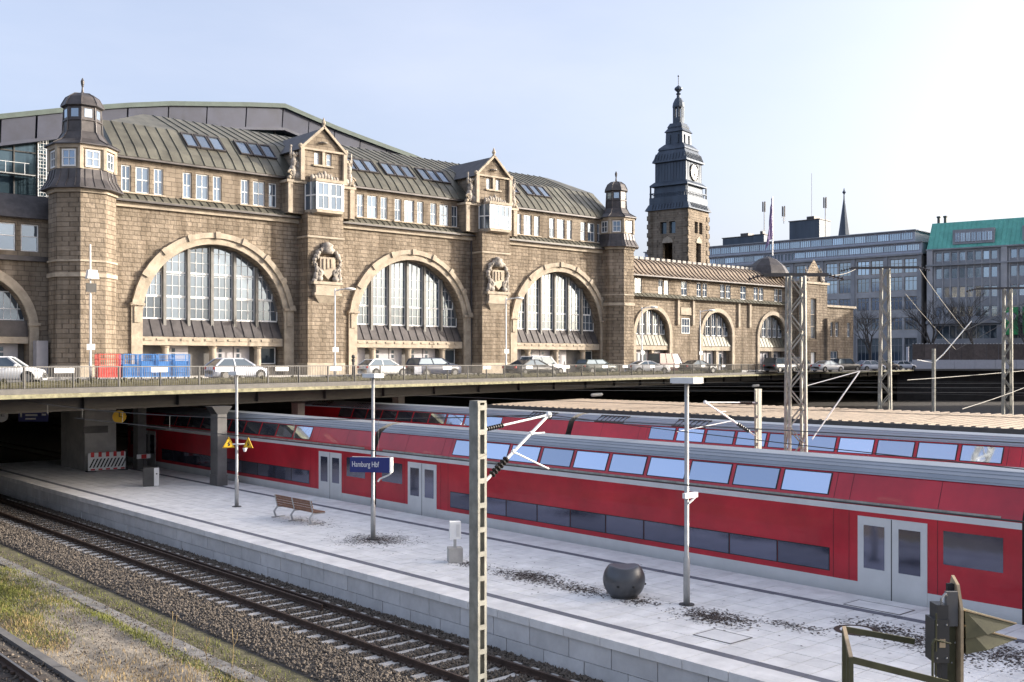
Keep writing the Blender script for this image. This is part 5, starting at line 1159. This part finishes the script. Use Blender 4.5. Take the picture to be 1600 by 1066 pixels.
for zz, ll in ((.5, .47), (.37, .47)):
    h = MB(); h.add([(.11, -.1, ZZ + zz + .13), (.11, .1, ZZ + zz + .13), (.11 + ll, .03, ZZ + zz - .0), (.11 + ll, -.03, ZZ + zz - .0), (.11, -.13, ZZ + zz - .1), (.11, .13, ZZ + zz - .1), (.3, .11, ZZ + zz - .07), (.3, -.11, ZZ + zz - .07)], [(0, 1, 2, 3), (0, 3, 7, 4), (1, 5, 6, 2), (4, 7, 6, 5), (3, 2, 6, 7)]); h.build('lamp_hood', 'olive', sgp)
    MB().bar((.11, -.105, ZZ + zz + .135), (.11 + ll, -.032, ZZ + zz + .005), .012, .012).build('hood_lit_edge', 'tanedge', sgp)  # painted warm highlight along the hood
m = MB(); m.path([(-.18, -.15, ZZ - .9), (-.18, -.15, ZZ + .36), (-.165, -.15, ZZ + .4), (-.02, -.13, ZZ + .36)], .011, 6); m.path([(-.14, -.12, ZZ + .2), (-.14, -.1, ZZ - .9)], .007, 6); m.path([(-.15, -.15, ZZ + .62), (-.15, -.15, ZZ + .3)], .007); m.build('conduit', 'olive', sgp)
bt_ = MB()
for k in range(7): bt_.ball((.015 + .03 * (k % 2), -.064, ZZ - .5 + k * .17), .009, .006, .009, 6, 4)
for z in (.24, .52): bt_.ball((-.14, -.144, ZZ + z), .008); bt_.ball((-.06, -.144, ZZ + z), .008)
bt_.build('bolt', 'galv', sgp)
MB().box(-.12, -.07, -.146, -.141, ZZ + .33, ZZ + .4).build('type_plate', 'tanedge', sgp); MB().path([(-.1, -.1, ZZ + .06), (-.13, -.13, ZZ - .1), (-.08, -.12, ZZ - .3), (-.05, -.07, ZZ - .6)], .012, 6).build('cable', 'black', sgp)
MB().path([(-.09, -.1, ZZ + .68), (-.1, -.13, ZZ + .74), (-.06, -.12, ZZ + .78), (-.03, -.09, ZZ + .74)], .009, 6).build('cable_loop', 'galv', sgp)
cg = thing('maintenance_cage', 'olive steel handrail of the signal platform at the bottom right', 'railing', (8.73, 4.31, -.38), R(-41.35), local=True)
m = MB(); a = [(-.82, .25, ZZ + .38), (-.26, .25, ZZ + .29)]; b = [(-.9, -.2, ZZ + .25), (-.08, -.2, ZZ + .06)]
m.bar((-.81, .2, ZZ + .40), (-.2, .2, ZZ + .29), .02, .05); m.bar((-.88, -.22, ZZ + .25), (-.08, -.22, ZZ + .05), .02, .055); m.build('handrail', 'olive', cg)
MB().bar((-.885, -.22, ZZ + .262), (-.812, .2, ZZ + .412), .03, .03).build('end_rail', 'tanedge', cg); m = MB()  # tan stands in for sunlight on the short bar
for x, y, z in ((-.885, -.22, .27), (-.84, -.0, .3), (-.812, .2, .4)): m.bar((x, y, ZZ - 1.5), (x, y, ZZ + z), .03, .03)
m.build('upright', 'olive', cg)
MB().box(-1.0, .3, -.35, .35, ZZ - 1.52, ZZ - 1.48).build('grating', 'darksteel', cg)
# ------------------------------------------------------------------ cars
def car(x, y, head, label, color, L=4.2, W=1.78, H=1.46, kind='hatch'):
    r = thing('parked_car', label, 'van' if kind == 'van' else 'car', (x, y, ROAD + .004), R(head), 'vehicles parked on the road in front of the station', local=True)
    pm = paint('car_paint_' + '_'.join(label.split()[:3]), color); h = L / 2
    SH = {  # lower body: (x fraction, top z, half width fraction); cabin: rear base, rear roof, front roof, windscreen base
        'hatch': ([(-1, .62, .8), (-.97, .92, .9), (-.8, .98, .98), (0, .95, 1), (.38, .93, 1), (.7, .86, .97), (.92, .74, .88), (1, .55, .72)], (-.95, -.66, .1, .46)),
        'sedan': ([(-1, .62, .8), (-.97, .95, .9), (-.75, 1.0, .97), (0, .95, 1), (.35, .93, 1), (.7, .86, .97), (.93, .73, .88), (1, .55, .72)], (-.7, -.34, .06, .42)),
        'suv': ([(-1, .7, .85), (-.98, 1.05, .93), (-.8, 1.08, 1), (0, 1.06, 1), (.4, 1.05, 1), (.75, 1.0, .97), (.95, .9, .9), (1, .65, .78)], (-.96, -.84, .12, .42)),
        'van': ([(-1, .7, .9), (-.99, 1.1, .97), (-.8, 1.1, 1), (0, 1.1, 1), (.5, 1.1, 1), (.75, 1.05, .97), (.95, .95, .9), (1, .6, .8)], (-.98, -.95, .3, .6))}
    st_, cab = SH[kind]; hw = W / 2; m = MB(); ring = []
    for f, zt, wf in st_:
        w = hw * wf; X = f * h; ring.append([(X, -w * .82, .2), (X, -w * .98, .34), (X, -w, .62 * min(1, zt / .7)), (X, -w * .96, zt - .08), (X, -w * .82, zt), (X, 0, zt + .035), (X, w * .82, zt), (X, w * .96, zt - .08), (X, w, .62 * min(1, zt / .7)), (X, w * .98, .34), (X, w * .82, .2)])
    n = 11; vs = [p for q in ring for p in q]; fs = []
    for i in range(len(ring) - 1):
        for j in range(n): fs.append((i * n + j, i * n + (j + 1) % n, (i + 1) * n + (j + 1) % n, (i + 1) * n + j))
    fs += [tuple(range(n)), tuple(range((len(ring) - 1) * n, len(ring) * n))[::-1]]; m.add(vs, fs); m.build('body', pm, r, True)
    rb, rr, fr_, fb = [c * h for c in cab]; zb = .93 if kind in ('hatch', 'sedan') else 1.04; wb, wr = hw * .93, hw * (.74 if kind in ('hatch', 'sedan') else .84)
    c8 = [(rb, -wb, zb), (fb, -wb, zb), (fb, wb, zb), (rb, wb, zb), (rr, -wr, H - .05), (fr_, -wr, H - .05), (fr_, wr, H - .05), (rr, wr, H - .05)]
    MB().hexa(c8).build('windows', 'glassdark', r)
    V = [Vector(p) for p in c8]; m = MB(); m.hexa([(rr - .04, -wr - .02, H - .07), (fr_ + .06, -wr - .02, H - .07), (fr_ + .06, wr + .02, H - .07), (rr - .04, wr + .02, H - .07), (rr + .08, -wr * .85, H), (fr_ - .08, -wr * .85, H), (fr_ - .08, wr * .85, H), (rr + .08, wr * .85, H)])
    for a, b in ((0, 4), (1, 5), (2, 6), (3, 7)): m.bar(V[a], V[b], .09, .09)
    for s in (0, 1):
        for t in ((.48,) if kind != 'van' else (.3, .62)): a = V[0 if not s else 3].lerp(V[1 if not s else 2], t); b = V[4 if not s else 7].lerp(V[5 if not s else 6], t); m.bar(a, b, .08, .05)
    if kind == 'van':
        for s in (-1, 1): m.hexa([(rb, s * (wb + .012), zb), (0, s * (wb + .012), zb), (0, s * wb * .95, zb), (rb, s * wb * .95, zb), (rr, s * (wr + .02), H - .06), (-.1, s * (wr + .02), H - .06), (-.1, s * wr * .95, H - .06), (rr, s * wr * .95, H - .06)])
    m.build('roof_and_pillars', pm, r)
    for sx, wx_ in ((-1, -.62 * h), (1, .63 * h)):
        for sy in (-1, 1):
            q = MB(); n = 22; yo = sy * (hw - .17); a = [(wx_ + .32 * math.cos(2 * math.pi * i / n), yo + dy, .32 + .32 * math.sin(2 * math.pi * i / n)) for dy in (0, sy * .19) for i in range(n)]
            q.add(a, [tuple(range(n)), tuple(range(n, 2 * n))] + [(i, (i + 1) % n, n + (i + 1) % n, n + i) for i in range(n)]); w = q.build('wheel', 'tyre', r)
            q = MB(); q.add([(wx_ + .21 * math.cos(2 * math.pi * i / n), yo + sy * .195, .32 + .21 * math.sin(2 * math.pi * i / n)) for i in range(n)], [tuple(range(n))]); q.build('rim', 'mullion', w)
            q = MB(); q.add([(wx_ + .37 * math.cos(math.pi * i / 12), sy * (hw + .004) * .992, .34 + .37 * math.sin(math.pi * i / 12)) for i in range(13)], [tuple(range(13))]); q.build('wheel_arch', 'black', r)
    for sy in (-1, 1):
        MB().hexa([(h * .9, sy * hw * .5, .6), (h * .985, sy * hw * .5, .58), (h * .93, sy * hw * .84, .6), (h * .86, sy * hw * .9, .6), (h * .9, sy * hw * .5, .76), (h * .955, sy * hw * .5, .72), (h * .91, sy * hw * .84, .75), (h * .84, sy * hw * .9, .78)]).build('headlight', 'trainwhite', r)
        MB().box(-h * .995, -h * .95, *sorted((sy * hw * .6, sy * hw * .88)), .7, .88).build('tail_light', 'redpaint', r)
        MB().ball((fb - .25, sy * (hw + .08), zb + .06), .1, .09, .07).build('mirror', pm, r)
    MB().box(h * .96, h * 1.005, -hw * .55, hw * .55, .3, .48).build('grille', 'black', r)
    return r
WH, SI, DK, BL = (.78, .78, .77), (.45, .47, .52), (.03, .032, .036), (.025, .035, .07)
car(17.6, 62.2, -30, 'white small car cut off at the left edge, nose towards us', WH, 3.9, 1.75, 1.5)
car(33.3, 66.0, 0, 'silver blue hatchback parked right of the blue cages', (.50, .53, .60), 4.1)
car(50.7, 74.0, 0, 'white hatchback parked beside the second arch', WH, 4.3)
car(52.4, 69.2, 0, 'dark blue estate car beside the white hatchback', BL, 4.6, 1.85, 1.55, 'suv')
car(58.4, 63.9, 0, 'long black saloon car under the third arch', DK, 5.0, 1.9, 1.42, 'sedan')
car(66.5, 71.3, 0, 'white minivan half hidden behind the black saloon', WH, 4.5, 1.85, 1.75, 'suv')
car(80.0, 70.4, -18, 'silver coupe with dark roof in front of the right turret', (.55, .55, .56), 4.6, 1.8, 1.35, 'sedan')
car(77.5, 75.0, -5, 'dark green estate car behind the silver coupe', (.03, .045, .04), 4.4, 1.8, 1.5, 'suv')
car(90.5, 76.6, 0, 'maroon delivery van at the first small arch', (.09, .03, .03), 5.0, 1.95, 2.2, 'van')
car(91.2, 73.0, -8, 'dark saloon in front of the maroon van', (.05, .05, .05), 4.5, 1.8, 1.42, 'sedan')
car(109.6, 75.0, 0, 'dark grey boxy van left of the thick lattice mast', (.06, .065, .07), 4.8, 1.9, 1.75, 'suv')
car(118.5, 78.5, 0, 'second dark van partly hidden behind the lattice mast', (.05, .055, .07), 4.8, 1.9, 1.9, 'van')
car(119.0, 74.4, -10, 'pale grey saloon just right of the lattice mast', (.42, .44, .46), 4.5, 1.8, 1.42, 'sedan')
car(131.5, 79.5, -12, 'dark olive off road car before the corner house', (.05, .05, .045), 4.6, 1.9, 1.75, 'suv')
car(137.5, 79.0, -25, 'silver hatchback right of the dark off road car', SI, 4.1)
car(148.5, 83.0, -12, 'dark brown saloon before the grey office building', (.06, .05, .05), 4.8, 1.8, 1.5, 'suv')
car(160.0, 86.2, -20, 'pale silver car just right of the middle lattice mast', SI, 4.2)

# ------------------------------------------------------------------ roll cages
def cage(x, y, w, mat, label):
    r = thing('roll_cage', label, 'roll cage', (x, y, ROAD), 0, 'roll cages parked beside the left turret', local=True); hgt, dp = 1.72, .8
    MB().box(0, w, 0, dp, .16, .22).build('base', mat, r); m = MB()
    for xx in (.03, w - .03):
        for yy in (.03, dp - .03): m.tube((xx, yy, .2), (xx, yy, hgt), .03)
    m.build('corner_post', mat, r); m = MB()
    for z in (.5, .95, 1.4, hgt):
        m.tube((.03, .03, z), (w - .03, .03, z), .022); m.tube((.03, dp - .03, z), (w - .03, dp - .03, z), .022); m.tube((.03, .03, z), (.03, dp - .03, z), .022); m.tube((w - .03, .03, z), (w - .03, dp - .03, z), .022)
    k = int(w / .13)
    for i in range(1, k): 
        for yy in (.03, dp - .03): m.tube((i * w / k, yy, .2), (i * w / k, yy, hgt + .06), .014, 5)
    for i in range(1, 6):
        for xx in (.03, w - .03): m.tube((xx, i * dp / 6, .2), (xx, i * dp / 6, hgt), .014, 5)
    m.build('mesh_side', mat, r)
    for xx in (.1, w - .1):
        for yy in (.1, dp - .1): MB().lathe([(.05, 0), (.05, .14)], (xx, yy, .01), 8).build('castor', 'black', r)
    q = MB(); q.box(.12, w - .12, .12, dp - .12, .23, random.uniform(.7, 1.3)); q.build('load', 'cagered' if mat == 'cagered' else 'cageblue', r)
cage(26.1, 71.8, 1.5, 'cagered', 'red wire roll cage at the left end of the row')
for i, lab in enumerate(('blue wire roll cage touching the red one', 'second blue roll cage from the red one', 'third blue roll cage from the red one', 'blue roll cage at the right end of the row')): cage(27.75 + i * 1.22, 71.8, 1.17, 'cageblue', lab)

# ------------------------------------------------------------------ street lamps in front of the station
def street_lamp(x, y, top, label, flood=False):
    r = thing('street_lamp', label, 'street lamp', (x, y, ROAD), 0, 'white street lamps along the station front')
    MB().lathe([(.1, 0), (.1, 1.2), (.07, 1.3), (.05, top - ROAD)], (x, y, ROAD), 10).build('pole', 'white', r, True)
    if flood:
        MB().hexa([(x - .4, y - .6, 12.8), (x + .4, y - .6, 12.8), (x + .4, y - .1, 12.8), (x - .4, y - .1, 12.8), (x - .3, y - .5, 13.4), (x + .3, y - .5, 13.4), (x + .3, y - .1, 13.4), (x - .3, y - .1, 13.4)]).build('floodlight', 'white', r); MB().box(x - .35, x + .35, y - .2, y - .101, 11.9, 12.5).build('control_box', 'darksteel', r)
    else:
        MB().path([(x, y, top - .2), (x + .35, y - .3, top - .05), (x + .8, y - .7, top + .0)], .05).build('arm', 'white', r); MB().ball((x + .95, y - .85, top - .02), .5, .38, .13, 12, 6).build('lamp_head', 'white', r, True)
    MB().box(x - .28, x + .28, y - .12, y - .08, 7.9, 8.3).build('sign', 'white', r)
street_lamp(26.4, 74.2, 15.2, 'tall white pole with floodlight before the left turret', True); street_lamp(47.3, 76.2, 13.2, 'white street lamp before the first coat of arms')
street_lamp(66.3, 76.2, 13.2, 'white street lamp before the second coat of arms'); street_lamp(85.7, 76.2, 13.0, 'white street lamp before the right turret'); street_lamp(95.9, 76.4, 13.0, 'white street lamp between the first two small arches')
for bx_, by_, lab in ((47.7, 74.0, 'dark slim bollard lamp left of the white hatchback'), (100.6, 77.0, 'dark slim bollard before the second small arch')):
    tb = thing('bollard', lab, 'bollard', (bx_, by_, ROAD), 0, 'dark bollards before the station'); MB().lathe([(.16, 0), (.16, .1), (.11, .15), (.1, 1.2), (.15, 1.25), (.15, 1.45), (.06, 1.5)], (bx_, by_, ROAD), 10).build('shaft', 'darksteel', tb); MB().ball((bx_, by_, ROAD + 1.65), .17).build('head', 'darksteel', tb)
bp_ = thing('blue_grey_sign_box', 'small lavender sign board on a short post at the railing', 'sign', (43.0, 58.8, ROAD), 0)
MB().box(42.8, 43.4, 58.75, 58.8, 6.2, 6.75).build('board', 'lightpanel', bp_); MB().tube((43.1, 58.83, ROAD), (43.1, 58.83, 6.3), .03).build('post', 'galv', bp_)

# ------------------------------------------------------------------ office buildings at the right
OX, OY = 223.7, 116.2
oa = thing('grey_office_building', 'long grey stone office block with glazed top floors behind the masts', 'building', (OX, OY, ROAD), R(-83), local=True)
Z = lambda z: z - ROAD
LA = 76; w = MB(); holes = []
for b in range(10):
    x1 = -.9 - b * 7.7
    for s in (0, 1): 
        xa = x1 - 3.0 - s * 3.3
        for za, zb in ((27.2, 30.4), (23.2, 26.4), (18.9, 21.9), (14.4, 17.2), (7.2, 12.6)): holes.append((xa, xa + 2.85, Z(za), Z(zb)))
fn = lambda u, v, d: (u, d, v)
wall_holes(w, -LA - 2, 0, 0, Z(31.1), holes, fn, .45); w.build('wall', 'greystone', oa)
MB().box(-LA - 2, -.01, .46, 22, 0, Z(31.0)).build('core', 'concretedark', oa)
m = MB()
for b in range(11): x = .0 - b * 7.7; m.box(x - .8, x + .05 if b else x - .01, -.35, -.001, 0, Z(31.1))
m.build('pilaster', 'greystone2', oa); MB().box(-LA - 2, .05, -.7, .6, Z(31.1), Z(31.5)).build('cornice', 'greystone2', oa)
wmesh = {}
def owin(parent, u0, u1, v0, v1, d, gl='glassoff', bars=2, tr=.35, fw=.1, fr='greystone2'):
    k = (round(u1 - u0, 2), round(v1 - v0, 2), gl, bars, tr, fr)
    if k not in wmesh:
        W_, H_ = u1 - u0, v1 - v0; f = MB()
        for a in ((0, fw, 0, H_), (W_ - fw, W_, 0, H_), (fw, W_ - fw, 0, fw), (fw, W_ - fw, H_ - fw, H_)): f.box(a[0], a[1], -.08, .02, a[2], a[3])
        for i in range(bars): x = W_ * (i + 1) / (bars + 1); f.box(x - .045, x + .045, -.07, .02, fw, H_ - fw)
        if tr: f.box(fw, W_ - fw, -.065, .02, H_ * (1 - tr) - .04, H_ * (1 - tr) + .04)
        wmesh[k] = (f.mesh('window', fr), MB().quad((fw, 0, fw), (W_ - fw, 0, fw), (W_ - fw, 0, H_ - fw), (fw, 0, H_ - fw)).mesh('pane', gl))
    a, b = wmesh[k]; o = piece('window', a, parent, (u0, d, v0)); ORG[o.name] = (0, 0, 0); p = bpy.data.objects.new('pane', b); COL.objects.link(p); p.parent = o; p.rotation_euler = (random.uniform(-.012, .012), 0, random.uniform(-.012, .012))
for h in holes: owin(oa, h[0] + .02, h[1] - .02, h[2] + .02, h[3] - .02, .3, 'glassoff' if h[2] > 3 else 'glassdark', 2, .3, .1, 'trim' if h[2] > 3 else 'greystone2')
# two glazed set-back storeys
for k, (za, zb, sb, x1) in enumerate(((31.5, 34.0, .8, -.4), (34.2, 36.9, 2.4, -2.5))):
    MB().box(-LA, x1, sb + .25, 21, Z(za), Z(zb)).build('set_back_storey', 'lightpanel', oa)
    MB().box(-LA, x1 + .4, sb - .5, 21.5, Z(zb), Z(zb) + .22).build('roof_slab', 'greystone2', oa)
    n = 26
    for i in range(n):
        xa = x1 - .4 - (i + 1) * 2.75
        if xa < -LA: break
        if k == 0 and 11 <= i <= 13:
            for q in range(3): owin(oa, xa + .2 + q * .85, xa + .75 + q * .85, Z(za) + .45, Z(zb) - .4, sb + .2, 'glassdark', 0, 0, .06, 'lightpanel')
        else: owin(oa, xa + .05, xa + 2.7, Z(za) + .75, Z(zb) - .35, sb + .2, 'glassoff', 4, 0, .08, 'lightpanel')
# roof plant
for (u, d, wd, dp, h_, lab) in ((-36, 8, 8, 6, 5.3, 'dark box shaped lift house on the grey office roof'), (-55, 8, 9, 6, 2.6, 'lower dark plant room on the grey office roof'), (-45.5, 7, 3, 3, 2.6, 'small grey roof cabin between the two plant rooms')):
    r = thing('roof_plant_room', lab, 'roof hut', (OX + u * math.cos(R(-83)) - d * math.sin(R(-83)), OY + u * math.sin(R(-83)) + d * math.cos(R(-83)), 37.0), R(-83), local=True)
    MB().box(0, wd, 0, dp, 0, h_).build('wall', 'tower', r); MB().box(-.2, wd + .2, -.2, dp + .2, h_, h_ + .2).build('roof', 'lead', r); MB().box(wd * .55, wd * .8, .5, dp * .6, h_ + .2, h_ + 1.0).build('vent', 'lead', r)
def antenna(u, d, z, h_, lab, panels=True):
    c, s = math.cos(R(-83)), math.sin(R(-83)); x, y = OX + u * c - d * s, OY + u * s + d * c
    r = thing('roof_antenna', lab, 'antenna', (x, y, z), local=True); MB().tube((0, 0, 0), (0, 0, h_), .09 if panels else .05).build('mast', 'darksteel', r)
    if panels:
        m = MB()
        for a in (0, 2.1, 4.2): m.box(.35 * math.cos(a) - .15, .35 * math.cos(a) + .15, .35 * math.sin(a) - .1, .35 * math.sin(a) + .1, h_ - 2.4, h_ + .2)
        m.build('panel_antenna', 'concretedark', r); m = MB(); m.bar((-1, 0, h_ * .35), (1, 0, h_ * .35), .1, .1); m.bar((-.7, 0, h_ * .2), (.7, 0, h_ * .2), .1, .1); m.build('bracket', 'darksteel', r)
antenna(-25.5, 6, 37, 10, 'antenna mast with panels right of the lift house'); antenna(-38, 9, 42.2, 4.2, 'short panel antenna on top of the lift house'); antenna(-43.5, 9, 37.1, 11, 'panel antenna behind the purple flag'); antenna(-30.5, 9, 42, 12, 'thin bare aerial right of the lift house', False); antenna(-66, 9, 37.1, 17, 'thin bare aerial left on the grey office roof', False)
# building with green roof
ob = thing('green_roofed_store', 'dark grey department store with bright green copper mansard at the right edge', 'building', (OX + 1.2, OY - .6, ROAD), R(-76), local=True)
LB = 46; holes = []; rows_ = ((29.4, 31.3), (25.5, 27.8), (21.3, 23.7), (17.0, 19.3))
for b in range(3):
    for i in range(8):
        xa = 1.9 + b * 15.2 + i * 1.62
        for za, zb in rows_: holes.append((xa, xa + 1.25, Z(za), Z(zb)))
    holes.append((1.9 + b * 15.2, 14.4 + b * 15.2, Z(12.2), Z(15.2))); holes.append((1.9 + b * 15.2, 14.4 + b * 15.2, Z(6.8), Z(10.8)))
w = MB(); wall_holes(w, 0, LB + 1, 0, Z(31.9), holes, fn, .4); w.build('wall', 'greystone2', ob); MB().box(.01, LB + 1, .42, 22, 0, Z(31.9)).build('core', 'concretedark', ob)
for h in holes: owin(ob, h[0] + .02, h[1] - .02, h[2] + .02, h[3] - .02, .3, 'glassoff' if h[1] - h[0] < 2 else 'glassdark', 0 if h[1] - h[0] < 2 else 8, .0, .07, 'lightpanel' if h[1] - h[0] < 2 else 'greystone')
m = MB()
for b in range(4): m.box(.1 + b * 15.2, 1.3 + b * 15.2, -.5, -.001, 0, Z(31.9))
m.build('pier', 'greystone', ob); m = MB()
for b in range(3):
    for i in range(9): x = 1.6 + b * 15.2 + i * 1.62; m.box(x, x + .22, -.2, -.002, Z(16.8), Z(31.4))
m.build('mullion', 'greystone', ob); MB().box(-.1, LB + 1, -.7, .2, Z(28.4), Z(28.75)).box(-.1, LB + 1, -.6, .2, Z(31.9), Z(32.2)).box(-.1, LB + 1, -.7, .2, Z(15.6), Z(16.2)).build('cornice', 'greystone2', ob)
m = MB(); m.hexa([(0, .0, Z(32.2)), (LB, 0, Z(32.2)), (LB, 20, Z(32.2)), (0, 20, Z(32.2)), (.6, 2.4, Z(38.2)), (LB, 2.4, Z(38.2)), (LB, 18, Z(38.2)), (.6, 18, Z(38.2))]); grf = m.build('mansard_roof', 'greenroof', ob); m = MB()
for i in range(50): m.bar((.3 + i * .92, -.02, Z(32.25)), (.7 + i * .92, 2.38, Z(38.2)), .08, .08)
m.build('standing_seam', 'greenroof', grf)
for xa in (5.4, 19.4, 33.4):
    MB().box(xa, xa + 8.5, .1, 4, Z(33.0), Z(36.2)).build('dormer', 'greystone2', ob)
    for i in range(7): owin(ob, xa + .5 + i * 1.1, xa + 1.5 + i * 1.1, Z(33.5), Z(35.5), .06, 'glassoff', 1, 0, .07, 'lightpanel')
for i, xa in enumerate((15.7, 19.6)):
    p = MB().box(xa, xa + 3.0, -.85, -.72, Z(13.0), Z(18.8)).build('poster', 'poster', ob); n = 14
    MB().add([(xa + 1.5 + 1.1 * math.cos(2 * math.pi * k / n), -.86, Z(16.9) + .95 * math.sin(2 * math.pi * k / n)) for k in range(n)], [tuple(range(n))[::-1]]).build('print', 'pposter', p); MB().box(xa - .1, xa + 3.1, -.71, -.51, Z(12.9), Z(18.9)).build('poster_backing', 'concretedark', p)
m = MB()
for x in (1.2, 2.6): m.lathe([(.35, 0), (.35, 1.6), (.5, 1.7), (.5, 2.0)], (x, 6, Z(38.2)), 8)
m.build('chimney', 'darksteel', ob)
def flag(x, y, z, h_, lab, mat):
    r = thing('flag_pole', lab, 'flag', (x, y, z), local=True); MB().tube((0, 0, 0), (0, 0, h_), .09).build('pole', 'white', r); m = MB()
    for i in range(6):
        for j in range(10):
            P = lambda a, b: (-.08 - a * .2 * (.3 + .09 * b) + .04 * math.sin(b), .12 * math.sin(a * 1.6 + b * .5), h_ - .2 - b * h_ * .07 - a * a * .05)
            m.quad(P(i, j), P(i + 1, j), P(i + 1, j + 1), P(i, j + 1))
    m.build('cloth', mat, r, True)
flag(118.3, 82.2, 21.2, 7.8, 'limp purple flag on a white pole above the pavilion roof', 'purple'); flag(OX + 17, OY - 36, 38, 10.5, 'dark limp flag on a pole above the green roof', 'darksteel')
# far church spire
cs_ = thing('church_spire', 'slender blue grey church spire rising behind the grey offices', 'spire', (403.5, 244.3, ROAD), local=True)
MB().lathe([(7.5, 0), (7.5, 42)], (0, 0, 0), 4, R(30)).build('tower', 'greystone2', cs_); MB().lathe([(4.4, 42), (4.0, 44), (.3, 71), (.25, 73)], (0, 0, 0), 8).build('spire', 'tower', cs_); MB().lathe([(.3, 73), (.8, 73.8), (.3, 74.6), (.1, 75.6)], (0, 0, 0), 8).build('orb', 'tower', cs_)

# ------------------------------------------------------------------ hoarding on the edge at the right
hd = thing('construction_hoarding', 'dark brown board hoarding on pale concrete blocks at the right edge of the road', 'fence', (e1[0], e1[1], ROAD), R(-41.35), local=True)
bm_ = MB().box(0, 2.3, .3, .36, 1.75, 4.75).mesh('board', 'plank'); cm2 = MB().box(0, 3.9, 0, .5, .0, 1.7).mesh('concrete_block', 'lightpanel')
for i in range(16): piece('board', bm_, hd, (.2 + i * 2.36, 0, 0))
for i in range(10): piece('concrete_block', cm2, hd, (.2 + i * 3.95, 0, 0))
m = MB()
for i in range(60): m.box(.2 + i * .62, .35 + i * .62, .25, .4, 4.76, 4.86)
m.build('top_spike', 'white', hd)
ep = thing('end_post', 'pale grey post where the bridge railing meets the hoarding', 'post', (e1[0] - 1, e1[1] + .4, ROAD)); MB().box(e1[0] - 1.2, e1[0] - .8, e1[1] + .2, e1[1] + .6, ROAD, ROAD + 4.2).build('shaft', 'lightpanel', ep)

# ------------------------------------------------------------------ bare trees
def tree(x, y, h_, seed, label):
    rnd = random.Random(seed); r = thing('bare_tree', label, 'tree', (x, y, ROAD), 0, 'leafless trees before the office buildings', local=True); tk = MB(); tw = MB()
    def grow(p, d, l, rad, lev):
        q = p + d * l; (tk if lev < 2 else tw).tube(p, q, rad, 6 if lev < 2 else 3, rad * .7)
        if lev > 5: return
        n = 3 if lev < 4 else 2
        for i in range(n + (lev == 0)):
            a = rnd.uniform(0, 6.28); t = rnd.uniform(.35, .85); nd = (d + Vector((math.cos(a), math.sin(a), rnd.uniform(-.1, .4))) * t).normalized(); grow(q if i else p + d * l * rnd.uniform(.6, 1), nd, l * rnd.uniform(.62, .85), max(rad * .6, .02), lev + 1)
    grow(Vector((0, 0, 0)), Vector((0, 0, 1)), h_ * .27, h_ * .02, 0); tk.build('trunk', 'bark', r); tw.build('crown', 'bark', r)
for i, (x, y, h_, lab) in enumerate([(196, 126, 13, 'bare tree left of the middle lattice mast before the offices'), (205, 118, 16, 'bare tree right of the middle lattice mast'), (212, 108, 17, 'bare tree before the left shop window of the green roofed store'), (216, 101, 17, 'tallest bare tree before the green roofed store'), (221, 92, 15, 'bare tree between the posters and the right lattice mast')]): tree(x, y, h_, 11 + i, lab)
# lower storefront things: blue kiosk
kk = thing('blue_kiosk', 'bright blue kiosk front at the foot of the grey offices', 'kiosk', (203, 133, ROAD), R(-83), local=True)
MB().box(-7, 7, 0, 3, 0, 3.6).build('box', 'cageblue', kk); MB().box(-6.5, 6.5, -.06, -.01, .5, 2.2).build('shop_window', 'glassoff', kk); MB().box(-7.3, 7.3, -1, 3, 3.6, 3.9).build('roof', 'lightpanel', kk)
# unseen block added outside the frame at the right to shade the far tracks
mu = thing('shade_building', 'unseen block added beyond the right edge to shade the far tracks', 'building', (190, 40, -.38), 0)
w = MB(); hs2 = [(22 + i * 5, 24.5 + i * 5, z, z + 3.2) for i in range(8) for z in (8, 14, 20)]
wall_holes(w, 20, 62, -.38, 27, hs2, lambda u, v, d: (172 + d, u, v), .4); w.box(172.5, 215, 20, 62, -.38, 27); w.build('wall', 'greystone', mu)
for h in hs2: MB().quad((172.35, h[0], h[2]), (172.35, h[1], h[2]), (172.35, h[1], h[3]), (172.35, h[0], h[3])).build('window', 'glassoff', mu)
MB().box(171, 216, 19, 63, 27, 27.6).build('roof', 'lead', mu)
